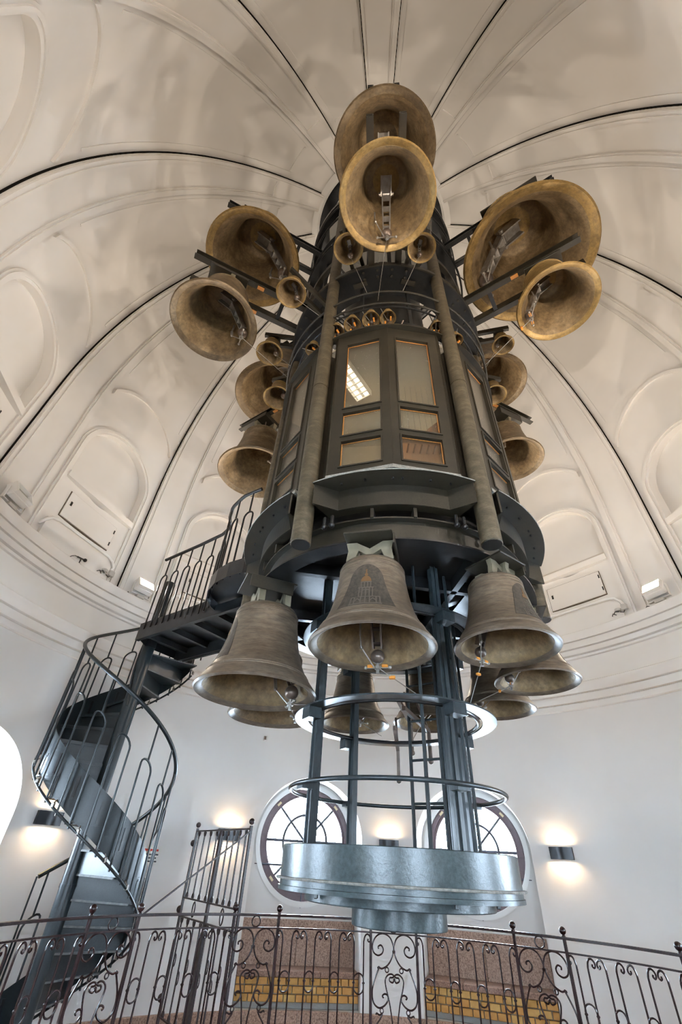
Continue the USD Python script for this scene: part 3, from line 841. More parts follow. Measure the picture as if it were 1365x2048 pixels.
for q in (-140, -60, -20, 40):
    obj(ms, 'lug', bbox((*pol(.60, q)[:2], 1.38), (.022, .022, .03)), 'teal_steel', False)
PR = 0.625
tee = unary_union([sg.box(-.034, -.030, .034, -.022), sg.box(-.005, -.03, .005, .03), sg.box(-.022, .022, .022, .03)])
for q in (33, 123, 213, 303):
    p = obj(ms, 'post', rotz(move(ext(tee.union(sg.box(-.020, -.026, .020, .026)), 2.0), (0, 0, 1.50)), q + 90, pol(PR, q)), 'mast_steel', False)
    obj(p, 'rib', rotz(move(ext(sg.box(-.004, -.042, .004, -.02), 2.0), (0, 0, 1.50)), q + 90, pol(PR, q)), 'mast_steel', False)
for q in (288, 318, 20, 48):
    obj(ms, 'conduit', rod(pol(.60, q, 1.50), pol(.60, q, 3.44), .012 if q != 48 else .016, 8), 'mast_steel', 40)
obj(ms, 'flat_ring', ann(.655, .754, 2.364, 2.374, n=96), 'mast_steel', 30)
obj(ms, 'inner_pipe_ring', tube(arcpts(.622, 0, 357, 2.369, 100), .014, 8, True), 'black_steel', 40)
obj(ms, 'upper_flat_ring', ann(.655, .754, 3.00, 3.01, n=96), 'mast_steel', 30)
obj(ms, 'upper_pipe_ring', tube(arcpts(.622, 0, 357, 3.005, 100), .014, 8, True), 'black_steel', 40)
obj(ms, 'hoop', tube(arcpts(.734, 0, 357, 1.913, 120), .0135, 10, True), 'mast_steel', 40)
for q in (33, 123, 213, 303):
    for z in (1.913,):
        obj(ms, 'hoop_bracket', radial_prism(sg.box(-.045, z - .03, .045, z + .006), .65, .725, q), 'mast_steel', False)
    for z in (2.369, 3.005):
        obj(ms, 'ring_bracket', radial_prism(sg.box(-.055, z - .075, .055, z - .004), .645, .74, q + 2), 'mast_steel', False)
for q in (76, 48):
    obj(ms, 'ladder_rail', rod(pol(.56, q, 1.50), pol(.56, q, 3.44), .014, 8), 'mast_steel', 40)
for k in range(6):
    z = 1.62 + .30 * k
    obj(ms, 'rung', rod(pol(.56, 76, z), pol(.56, 48, z), .010, 8), 'mast_steel', 40)
obj(ms, 'core_shaft', lathe([(0, 3.0), (.10, 3.0), (.10, 3.44), (0, 3.44)], n=24), 'black_steel', 40)
# rocker levers near the far bells
for k, (q, z) in enumerate(((80, 2.62), (88, 2.40), (70, 2.55))):
    a_, b_ = pol(.25, q, z), pol(.95, q, z - .02)
    obj(ms, 'rocker', cat([bar(a_, b_, .03, .035), bar(b_, b_ + np.array([0, 0, -.24]), .028, .028, pol(1, q)), bar(pol(.6, q, z + .16), b_, .018, .02), ball(b_ + np.array([0, 0, -.25]), .024, 1)]), 'clapper_iron', False)

# ================================================================== BELLS
BP = [(1.0, .035), (.992, .055), (.958, .105), (.912, .165), (.86, .235), (.80, .33), (.745, .44), (.697, .56), (.655, .70), (.620, .86), (.590, 1.03), (.570, 1.18), (.556, 1.33), (.565, 1.335), (.565, 1.348), (.553, 1.355), (.542, 1.40), (.515, 1.44), (.43, 1.47), (.25, 1.495), (0, 1.50)]
BI = [(0, 1.40), (.3, 1.39), (.43, 1.36), (.49, 1.30), (.51, 1.15), (.535, .97), (.572, .77), (.622, .58), (.685, .40), (.74, .28), (.78, .195), (.805, .13), (.862, .07), (.93, .022), (.975, .004)]


def bell_r(zr):
    zs = [p[1] for p in BP[:13]]; rs = [p[0] for p in BP[:13]]
    return np.interp(zr, zs, rs)


def bell(name, label, cate, rho, az, z, R, mat, group=None, n=72, yoke=True, big=True, relief=False, top=None, wire=None, felt=False, lever=True, ball_r=.115, swing=1.0):
    t = thing(name, label, cate, pol(rho, az, z), az, group)
    P = [(r * R, h * R) for r, h in BP]
    I = [(r * R, h * R) for r, h in BI]
    # moulding lines round the waist
    out = []
    for (r, h) in P:
        out.append((r, h))
    b = obj(t, 'body', lathe(out + I, n=n), mat, 40)
    obj(b, 'lining', lathe([(r * R * .999 - .001, h * R) for r, h in BI[:-3]] + [(r * R - .004, h * R + .0) for r, h in BI[:-3]][::-1], n=n) if False else lathe([(r * R - .0015 if r else 0, h * R - .001) for r, h in BI[1:-2]] + [(r * R + .001, h * R + .002) for r, h in BI[1:-2]][::-1], n=n), 'bronze_lining', 40)
    if big:
        for zz in (.25, .285, 1.27):
            rr = float(bell_r(zz)) * R
            obj(b, 'moulding', lathe([(rr - .003, zz * R - .006), (rr + .0025, zz * R - .003), (rr + .0025, zz * R + .003), (rr - .003, zz * R + .006)], n=n), mat, 40)
    zt_ = 1.495 * R
    topz = (top - z) if top else zt_ + .35 * R
    if yoke:
        hh = topz - zt_
        h_ = hh * .93 if mat == 'bronze_gray' else min(hh * .78, .34 * R)
        xo = .24 * R if mat == 'bronze_gray' else 0
        mpoly = sg.Polygon([(-.36, -.03), (-.24, -.03), (-.17, .55), (0, .20), (.17, .55), (.24, -.03), (.36, -.03), (.33, .55), (.36, 1.0), (.20, 1.0), (0, .62), (-.20, 1.0), (-.36, 1.0), (-.33, .55)])
        mpoly = affinity.scale(mpoly, R * 1.15, h_, origin=(0, 0)).buffer(-.012 * R).buffer(.012 * R)
        m_ = ext(mpoly, .11 * R)
        v = np.asarray(m_.vertices)
        side = orient(T(np.stack([v[:, 2] - .055 * R + xo, v[:, 0], v[:, 1] + zt_ - .02 * R], -1), m_.faces))
        obj(t, 'crown', cat([side, move(side, (-2 * xo, 0, 0))]) if relief and az < -60 else cat([side, rotz(move(side, (-xo, 0, 0)), 90)]), 'yoke_olive', False)
        pl = bbox((.10 * R, 0, zt_ + h_ + (hh - h_) * .5), (.95 * R, .84 * R, max(hh - h_, .015)), .003)
        obj(t, 'hanger', cat([pl, bbox((.10 * R, .44 * R, zt_ + h_ * .72), (.80 * R, .03 * R, h_ * .6), .002)]) if mat == 'bronze_gray' else pl, 'olive_steel', False)
        obj(t, 'hanger_bolt', cat([rod((x * R, y * R, zt_ - .05 * R), (x * R, y * R, topz), .018 * R + .001, 6) for x, y in ((-.2, .2), (.2, -.2))]), 'clapper_iron', 40)
    else:
        obj(t, 'hanger', cat([bbox((-.1 * R, 0, zt_ + .25 * R), (.9 * R, .42 * R, .5 * R), .004)]), 'olive_steel', False)
    # clapper: a bracket under the crown, a bent channel arm towards the tower and a ball by the sound bow
    k = swing
    metal = 'clapper_iron' if mat == 'bronze_gray' else 'zinc'
    w = .11 * R
    a0, a1, a2 = np.array([.10 * R, 0, 1.30 * R]), np.array([-.20 * R, 0, 1.14 * R]), np.array([-.62 * R * k, 0, .20 * R])
    obj(t, 'clapper_bracket', cat([bar(a0 + (0, s * w, 0), a1 + (-.05 * R, s * w, 0), .025 * R, .20 * R) for s in (-1, 1)] + [bar(a0 + (0, 0, .06 * R), a1 + (0, 0, .06 * R), 2 * w, .03 * R)] + [rod(a1 + (0, -1.5 * w, 0), a1 + (0, 1.5 * w, 0), .04 * R, 8)]), metal, False)
    mid = a1 + (a2 - a1) * .5
    cl = obj(t, 'clapper_arm', cat([bar(a1 + (0, s * w * .82, .04 * R), a2 + (0, s * w * .62, .08 * R), .028 * R, .12 * R) for s in (-1, 1)] +
                                   [bar(a1 + (a2 - a1) * f + (0, -w * .75, .05 * R), a1 + (a2 - a1) * f + (0, w * .75, .05 * R), .10 * R, .03 * R) for f in (.12, .40, .66, .9)]), metal, 30)
    obj(cl, 'clapper_ball', ball(a2 + (0, 0, -.06 * R), ball_r * R, 3), 'clapper_iron', True)
    obj(cl, 'clapper_stub', cat([rod(a2 + (0, 0, -.10 * R), a2 + (0, 0, -.34 * R), .028 * R, 8), rod(a2 + (0, 0, -.22 * R), a2 + (0, 0, -.27 * R), .055 * R, 6)]), 'zinc', 30)
    e = a2 + (0, 0, -.24 * R)
    if lever:
        g0, g1 = a2 + (.25 * R, -.26 * R, .22 * R), a2 + (.22 * R, -.24 * R, .02 * R)
        obj(t, 'return_lever', cat([rod(g0 + (0, 0, .3 * R), g0, .018 * R, 8), bar(g0, g1, .012 * R, .06 * R, (1, 0, .2)), rod(g1, e + (.02 * R, -.06 * R, 0), .012 * R, 6), ball(g1, .03 * R, 1)]), 'zinc', False)
        obj(t, 'clamp', cat([rod(e + (0, -.22 * R, 0), e + (0, .22 * R, 0), .014 * R, 6), ball(e + (0, .20 * R, 0), .03 * R, 1), ball(e + (0, -.20 * R, 0), .03 * R, 1)]), 'zinc', False)
        if felt:
            obj(t, 'felt_pad', cat([bbox(e + (0, s * .12 * R, .02 * R), (.06 * R, .10 * R, .05 * R), .003) for s in (-1, 1)]), 'felt_orange', False)
    if wire is not None:
        wv = np.asarray(wire, float) - pol(rho, az, z)
        a = rad(-az)
        wl = np.array([wv[0] * math.cos(a) - wv[1] * math.sin(a), wv[0] * math.sin(a) + wv[1] * math.cos(a), wv[2]])
        obj(t, 'tracker_wire', rod(e, wl, .0032, 6), 'wire_steel', 40)
        if felt:
            m_ = e + (wl - e) * .12
            obj(t, 'felt_pad', cat([ball(e + (wl - e) / np.linalg.norm(wl - e) * q * R, .05 * R, 1, (1, 1, .7)) for q in (.18, .42)]) if False else bbox(e + (wl - e) / np.linalg.norm(wl - e) * .3 * R, (.06 * R, .10 * R, .05 * R), .003), 'felt_orange', 40)
    if relief:
        # arched relief with a domed church tower, cast on the outward side
        def on(s, zz, d):
            rr = bell_r(zz / R) * R + d
            th_ = s / R * 1.55
            return np.stack([rr * np.cos(th_), rr * np.sin(th_), zz], -1)
        s_ = R
        panel = unary_union([sg.Polygon([(-.40 * s_, .40 * s_), (.40 * s_, .40 * s_), (.29 * s_, .92 * s_), (-.29 * s_, .92 * s_)]), affinity.scale(sg.Point(0, .92 * s_).buffer(.29 * s_), 1, 1.0)])
        rp = obj(b, 'relief_panel', mapped(panel, -.002, .0022, on, .05), 'bronze_relief', 40)
        lines = [sg.box(-.22, .44, .22, .47), sg.box(-.20, .60, .20, .615), sg.box(-.12, .80, .12, .815), sg.box(-.09, .92, .09, .935)]
        for x in (-.20, -.15, -.06, 0.0, .06, .15, .20):
            lines.append(sg.box(x - .008, .45, x + .008, .61))
        for x in (-.10, -.055, 0, .055, .10):
            lines.append(sg.box(x - .007, .61, x + .007, .81))
        for x in (-.075, -.025, .025, .075):
            lines.append(sg.box(x - .006, .81, x + .006, .93))
        for x in (-.105, .105):
            lines.append(sg.Polygon([(x - .05, .45), (x - .05, .52), (x, .58), (x + .05, .52), (x + .05, .45)]).difference(sg.Polygon([(x - .035, .44), (x - .035, .515), (x, .56), (x + .035, .515), (x + .035, .44)])))
        lines.append(sg.box(-.06, .64, .06, .76).difference(sg.box(-.045, .63, .045, .745)))
        obj(rp, 'tower_lines', mapped(affinity.scale(affinity.translate(affinity.scale(unary_union(lines), 1, .92, origin=(0, 0)), 0, 0), s_, s_, origin=(0, 0)), .0015, .0035, on, .06), 'relief_line', False)
        dm = unary_union([affinity.scale(sg.Point(0, .94).buffer(.085), 1, 1.35).intersection(sg.box(-1, .94, 1, 2)), sg.box(-.012, 1.03, .012, 1.20), sg.Point(0, 1.085).buffer(.03)])
        obj(rp, 'tower_dome', mapped(affinity.scale(affinity.scale(dm, 1, .92, origin=(0, 0)), s_, s_, origin=(0, 0)), .0015, .0045, on, .04), 'relief_gold', False)
    return t


LOW = [('front', -96.0, 2.508, .384, 'large gray bronze bell nearest the camera under the tower, church relief facing the front', True, pol(.70, -75, 2.37)),
       ('lf', -150.5, 2.405, .428, 'largest gray bronze bell, at the left under the tower beside the footbridge', True, pol(.70, -150, 2.40)),
       ('rf', -48.2, 2.625, .331, 'gray bronze bell right of the front one, arched relief on its right side', True, pol(.66, -38, 2.40)),
       ('r2', -5.3, 2.654, .314, 'gray bronze bell at the far right of the lower circle of bells', True, pol(.66, 0, 2.55)),
       ('rb', 32.8, 2.638, .325, 'gray bronze bell behind and below the far right one', True, pol(.64, 30, 2.5)),
       ('br', 71.6, 2.621, .35, 'gray bronze bell at the back, seen between the right posts behind the rocker levers', True, pol(.64, 75, 2.4)),
       ('bk', 110.7, 2.587, .345, 'gray bronze bell at the back, seen through the flat ring left of its middle', True, pol(.64, 100, 2.42)),
       ('lb', 162.2, 2.474, .381, 'gray bronze bell at the left back, only its mouth showing under the largest bell', True, pol(.68, 165, 2.40))]
for nm, az, z, R, lab, rel, wr in LOW:
    bell('hanging_bell', lab, 'bell', 1.1, az, z, R, 'bronze_gray', 'lower circle of bells', relief=rel, top=3.235, wire=wr, felt=nm in ('rf', 'r2', 'front'))
UP = [('F1', 272, 2.24, 6.575, .476, 'golden bronze bell in the upper middle, mouth facing straight down over the two small bells', 7.36, pol(1.33, -92, 6.45)),
      ('F2', 272, 2.24, 8.33, .630, 'big dusty bronze bell at the very top, half hidden by the one below it', 9.34, pol(1.3, -92, 7.4)),
      ('L1', 212, 2.341, 6.396, .509, 'golden bronze bell at the upper left, lower of the two on its arm', 7.36, pol(1.33, 200, 6.40)),
      ('L2', 212, 2.219, 8.353, .688, 'big golden bronze bell at the upper left, higher of the two on its arm', 9.34, None),
      ('R1', 332, 2.263, 6.588, .450, 'golden bronze bell at the upper right, lower and smaller of the two on its arm', 7.36, pol(1.33, -20, 6.40)),
      ('R2', 332, 2.241, 7.888, .863, 'biggest golden bronze bell, at the upper right on the higher arm', 9.34, None),
      ('FL1', 152, 2.332, 6.201, .582, 'bronze bell above the footbridge, left of the cabin', 7.36, pol(1.33, 160, 6.4)),
      ('FL2', 152, 2.208, 8.057, .772, 'dark bronze bell behind the small left bell, above the one over the footbridge', 9.34, None),
      ('FR1', 32, 2.216, 6.351, .463, 'bronze bell right of the cabin, lower of the two behind it', 7.36, None),
      ('FR2', 32, 2.227, 8.308, .629, 'dark bronze bell right of the cabin, higher of the two behind it', 9.34, None)]
for nm, az, rho, z, R, lab, top, wr in UP:
    bell('arm_bell', lab, 'bell', rho, az, z, R, 'bronze_brown' if nm in ('F2', 'L1', 'FL2', 'FR2', 'FL1', 'FR1') else 'bronze_gold', 'big bells on the arms', top=top, wire=wr, felt=nm in ('R1',), swing=1.08)
SM = [(256.5, 1.65, 7.24, .180, 'small bronze bell left under the middle upper bell', pol(1.33, -97, 6.64)),
      (286.8, 1.65, 7.13, .167, 'small bronze bell right under the middle upper bell', pol(1.33, -80, 6.64)),
      (231.0, 1.72, 6.80, .184, 'small bronze bell in front of the big upper left bell', pol(1.33, 236, 6.64)),
      (191.5, 1.68, 7.22, .198, 'small bronze bell below the arm of the upper left bells', pol(1.33, 205, 6.5)),
      (353.0, 1.68, 7.25, .152, 'small bronze bell below the arm of the upper right bells', pol(1.33, 345, 6.5)),
      (169.0, 1.68, 7.05, .224, 'small bronze bell left of the cabin in front of the dark one', None),
      (15.5, 1.68, 7.00, .176, 'small bronze bell right of the cabin in front of the dark one', None)]
for az, rho, z, R, lab, wr in SM:
    tz = z + 1.495 * R + .22 * R
    t = bell('small_bell', lab, 'bell', rho, az, z, R, 'bronze_gold', 'small bells on short arms', n=48, yoke=False, big=False, wire=wr, lever=False, ball_r=.2, swing=.75)
    obj(tw, 'small_arm', cat([radial_prism(sg.box(s * .07 - .02, tz + .0, s * .07 + .02, tz + .08), 1.15, rho + .12, az) for s in (-1, 1)] + [radial_prism(sg.box(-.09, min(7.33, tz), .09, max(7.38, tz + .08)), 1.14, 1.20, az)]), 'olive_steel', False)
CH = [(-132, 'first'), (-115.5, 'second'), (-105.9, 'third'), (-95.9, 'fourth'), (-87.2, 'fifth'), (-60.5, 'sixth'), (-48, 'seventh')]
CLAB = ['tiny brass chime bell left of the left pipe column, above the cabin', 'tiny brass chime bell half behind the left pipe column', 'tiny brass chime bell right of the left pipe column, leftmost of three in a row',
        'tiny brass chime bell with bright rim, middle of three above the cabin', 'tiny brass chime bell, rightmost of three in a row above the cabin', 'tiny brass chime bell half behind the right pipe column', 'tiny brass chime bell right of the right pipe column, above the cabin']
for (az, _), lab in zip(CH, CLAB):
    R = .092 - .002 * abs(az + 90) / 10 + (.01 if az < -90 else 0)
    t = bell('chime_bell', lab, 'bell', 1.235, az, 6.215, R, 'bronze_gold', 'chime bells above the cabin', n=40, yoke=False, big=False, lever=False, ball_r=.22, swing=.55, wire=pol(1.34, az - 3.5, 6.235))
    obj(t, 'felt_pad', cat([bbox((-.2 * R + s * .3 * R, s * .32 * R, -.02), (.045, .018, .022), .003) for s in (-1, 1)]), 'felt_orange', False)
# dark action work crowded behind the chimes
for k in range(10):
    az = -140 + 11.5 * k
    z = 6.10 + .05 * (k % 3)
    a_, b_ = pol(1.0, az, z), pol(1.16, az + 4, z + .14)
    obj(tw, 'action_lever', cat([bar(a_, b_, .014, .03), rod(b_, pol(1.16, az + 4, 6.34), .007, 6), bbox(pol(1.02, az - 3, z + .05), (.06, .05, .09), .004, az)]), 'clapper_iron', False)

# ================================================================== SPIRAL STAIRCASE
PB = rad(-31.2)
SL, SR, SK = 6.30, 0.725, 0.45
SP = np.array([SL * math.sin(PB), -3.6 + SL * math.cos(PB), 0.0])
toC = np.array([-SP[0], -3.6 - SP[1], 0.0]); toC /= np.linalg.norm(toC)
rt = np.array([-toC[1], toC[0], 0.0])


def hx(r, ph, z):
    """Point at local angle ph round the stair pole: 0 = right, -pi/2 = towards the camera."""
    return SP + r * (math.cos(ph) * rt - math.sin(ph) * toC) + np.array([0, 0, z])


TB = lambda ph: 0.88 - SK * ph             # height of the conduit tube under the outer string
PH0, PH1 = 2.02, -5.85
st = thing('spiral_staircase', 'dark painted steel spiral staircase winding round a round pole at the left', 'spiral staircase')
obj(st, 'pole', move(lathe([(0, 0), (.078, 0), (.078, 4.64), (.07, 4.66), (0, 4.665)], n=28), SP), 'stair_steel', 35)
obj(st, 'pole_collar', cat([move(lathe([(.077, z), (.083, z), (.083, z + .03), (.077, z + .03)], n=28), SP) for z in (1.22,)]), 'stair_steel', 35)
NST = 19
RISE = 0.19
PHS = [PH0 - 0.02 - (RISE * i) / SK for i in range(NST + 1)]
for i in range(NST):
    z = RISE * (i + 1)
    pa, pb = PHS[i] + .02, PHS[i + 1] - .02
    ang = np.linspace(pa, pb, 6)
    poly = [hx(.07, a, 0)[:2] for a in ang] + [hx(SR - .02, a, 0)[:2] for a in ang[::-1]]
    ang = np.linspace(pa, pb - .055, 6)
    poly = [hx(.07, a, 0)[:2] for a in ang] + [hx(SR - .02, a, 0)[:2] for a in ang[::-1]]
    t_ = obj(st, 'tread', move(ext(sg.Polygon(poly), .012), (0, 0, z - .012)), 'stair_steel', False)
    obj(t_, 'nosing', bar(hx(.07, pa, z - .012), hx(SR - .02, pa, z - .012), .012, .034), 'stair_steel', False)
    obj(t_, 'back_lip', bar(hx(.07, pb - .055, z - .008), hx(SR - .03, pb - .055, z - .008), .006, .016), 'lip_gray', False)
    obj(st, 'riser', bar(hx(.07, pa - .03, z - RISE / 2 - .006), hx(SR - .02, pa - .03, z - RISE / 2 - .006), .006, RISE - .012), 'stair_steel', False)


def helix(r, dz, a0=PH0, a1=PH1, n=120):
    return [hx(r, p, TB(p) + dz) for p in np.linspace(a0, a1, n)]


def ribbon(pts_lo, pts_hi, th):
    v, f = [], []
    n = len(pts_lo)
    c = SP[:2]
    for lo, hi in zip(pts_lo, pts_hi):
        d = np.r_[(lo[:2] - c) / np.linalg.norm(lo[:2] - c), 0] * th
        v += [lo, hi, hi + d, lo + d]
    for i in range(n - 1):
        for a in range(4):
            b = (a + 1) % 4
            f += [(i * 4 + a, i * 4 + b, i * 4 + 4 + b), (i * 4 + a, i * 4 + 4 + b, i * 4 + 4 + a)]
    f += [(0, 2, 1), (0, 3, 2), ((n - 1) * 4, (n - 1) * 4 + 1, (n - 1) * 4 + 2), ((n - 1) * 4, (n - 1) * 4 + 2, (n - 1) * 4 + 3)]
    return orient(T(v, f))


RS = SR - 0.03
obj(st, 'outer_string', ribbon(helix(RS, .045), helix(RS, .42), .006), 'stair_steel', 40)
obj(st, 'conduit', tube(helix(SR + .015, 0.0), .0125, 8), 'stair_steel', 40)
obj(st, 'handrail', tube([hx(SR + .02, p, TB(p) + 1.30) for p in np.linspace(PH0, -6.05, 140)], .022, 10), 'stair_steel', 40)
DA = RISE / SK
k = 0
ph = PH0 - .12
while ph > PH1:
    c0, c1 = ph - DA * .24, ph + DA * .24
    zt1 = TB(ph) + 0.93
    leg = lambda p: hx(SR + .012, p, TB(p) - .03)
    bow = []
    for w in np.linspace(0, PI, 9):
        p = c1 + (c0 - c1) * (1 - math.cos(w)) / 2
        bow.append(hx(SR + .012, p, zt1 - .07 - SK * (p - ph) + .07 * math.sin(w)))
    obj(st, 'baluster', tube([leg(c1)] + bow + [leg(c0)], .0105, 7), 'stair_steel', 40)
    obj(st, 'baluster_stem', rod(hx(SR + .012, ph, zt1), hx(SR + .02, ph, TB(ph) + 1.30), .0105, 7), 'stair_steel', 40)
    obj(st, 'bracket', bar(hx(RS + .002, ph, TB(ph) + .17), hx(RS + .002, ph, TB(ph) + .35), .028, .02, hx(1, ph, 0) - SP), 'black_steel', False)
    if k % 1 == 0:
        c = hx(SR + .012, ph - DA * .45, TB(ph - DA * .45))
        obj(st, 'clamp', cat([bbox(c + (0, 0, .012), (.030, .030, .042), .004), rod(c - toC * 0 + (0, 0, .03), hx(RS, ph - DA * .45, TB(ph - DA * .45) + .06), .007, 6)]), 'zinc', False)
    ph -= DA
    k += 1
obj(st, 'pole_handrail', tube([hx(.085, p, TB(p) + 1.18) for p in np.linspace(-1.9, -4.2, 30)], .0135, 8), 'stair_steel', 40)
obj(st, 'start_post', rod(hx(SR + .02, PH0 + .02, 0.0), hx(SR + .02, PH0 + .02, TB(PH0) + 1.30), .0095, 7), 'stair_steel', 40)

# ------------------------------------------------------------------ footbridge from the stair to the cabin
BA = math.degrees(math.atan2(SP[1], SP[0]))
br = thing('footbridge', 'black steel footbridge with looped railings between the stair pole and the cabin', 'footbridge')
ZD = 3.76
perp = pol(1, BA + 90)


def bp(r, o, z):
    return pol(r, BA) + perp * o + np.array([0, 0, z])


deck = unary_union([sg.Polygon([tuple(bp(r, o, 0)[:2]) for r, o in ((3.50, .34), (3.70, .06), (3.70, -.42), (1.3, -.42), (1.3, .34))]),
                    sg.Polygon([tuple(pol(1.28, a)[:2]) for a in np.linspace(BA - 12, 184, 14)] + [tuple(pol(r, a)[:2]) for r, a in ((1.42, 185), (1.60, 181.5), (1.76, 177.5), (1.90, 173), (2.0, 168.5), (2.06, 164), (2.08, 160), (2.06, 156), (2.05, BA))]).buffer(0)])
deck = deck.difference(sg.Point(SP[0], SP[1]).buffer(.08))
obj(br, 'deck', move(ext(deck.simplify(.004), .012), (0, 0, ZD)), 'black_steel', False)
edge = deck.exterior
skirt = sg.Polygon(edge).buffer(.0).difference(sg.Polygon(edge).buffer(-.008)).difference(sg.Point(0, 0).buffer(1.36))
obj(br, 'toe_board', move(ext(skirt, .17), (0, 0, ZD - .10)), 'black_steel', False)
for o in (.33, -.41):
    obj(br, 'beam', bar(bp(3.48 if o > 0 else 3.66, o, ZD - .10), bp(1.4, o, ZD - .10), .05, .12), 'black_steel', False)
for k in range(5):
    r = 1.75 + .42 * k
    obj(br, 'joist', bar(bp(r, .32, ZD - .05), bp(r, -.40, ZD - .05), .05, .07), 'black_steel', False)
obj(br, 'conduit', rod(bp(3.5, -.43, ZD - .17), bp(1.5, -.43, ZD - .17), .013, 8), 'black_steel', 40)


def railrun(path, z, ztop, n):
    """Handrail with hairpin balusters along a plan polyline."""
    ls = sg.LineString([p[:2] for p in path])
    L = ls.length
    at = lambda s: np.array([*ls.interpolate(max(0, min(L, s))).coords[0], 0.0])
    obj(br, 'handrail', tube([at(s) + (0, 0, ztop) for s in np.linspace(0, L, max(8, int(L / .06)))], .021, 10), 'black_steel', 40)
    w = L / n
    for k in range(n):
        m = w * (k + .5)
        bow = [at(m - w * .27 * math.cos(q)) + (0, 0, ztop - .36 + .07 * math.sin(q)) for q in np.linspace(0, PI, 9)]
        obj(br, 'baluster', tube([at(m - w * .27) + (0, 0, z)] + bow + [at(m + w * .27) + (0, 0, z)], .010, 7), 'black_steel', 40)
        obj(br, 'baluster_stem', rod(at(m) + (0, 0, ztop - .29), at(m) + (0, 0, ztop), .010, 7), 'black_steel', 40)


near = [bp(3.44, .345, 0), bp(2.7, .345, 0), bp(2.25, .36, 0), pol(2.08, 163), pol(2.0, 167.5), pol(1.86, 173), pol(1.66, 178.5), pol(1.42, 183)]
railrun(near, ZD - .08, ZD + 1.03, 10)
farr = [hx(SR + .02, -6.05, 0), bp(3.1, -.43, 0), bp(2.4, -.43, 0), bp(1.45, -.43, 0)]
railrun(farr, ZD - .08, ZD + 1.0, 8)

# ================================================================== GALLERY RAILING
RG = 2.815
rl = thing('gallery_railing', 'maroon wrought iron railing with scroll panels round the opening in the gallery floor', 'railing')


def rp(u, az, z, r=RG):
    """Point at arc offset u metres (clockwise seen from inside = to the right in the photo) from azimuth az."""
    return pol(r, az - math.degrees(u / RG), z)


def spiral(cx, cz, r_0, r_1, a0, turns, n=18):
    return [(cx + (r_0 + (r_1 - r_0) * t) * math.cos(a0 + turns * 2 * PI * t), cz + (r_0 + (r_1 - r_0) * t) * math.sin(a0 + turns * 2 * PI * t)) for t in np.linspace(0, 1, n)]


def smooth(pts, n=8):
    p = np.asarray(pts, float)
    q = np.vstack([2 * p[0] - p[1], p, 2 * p[-1] - p[-2]])
    out = []
    for i in range(1, len(q) - 2):
        for t in np.linspace(0, 1, n, endpoint=False):
            a, b, c, d = q[i - 1], q[i], q[i + 1], q[i + 2]
            out.append(.5 * (2 * b + (c - a) * t + (2 * a - 5 * b + 4 * c - d) * t * t + (3 * b - a - 3 * c + d) * t ** 3))
    return np.array(out + [p[-1]])


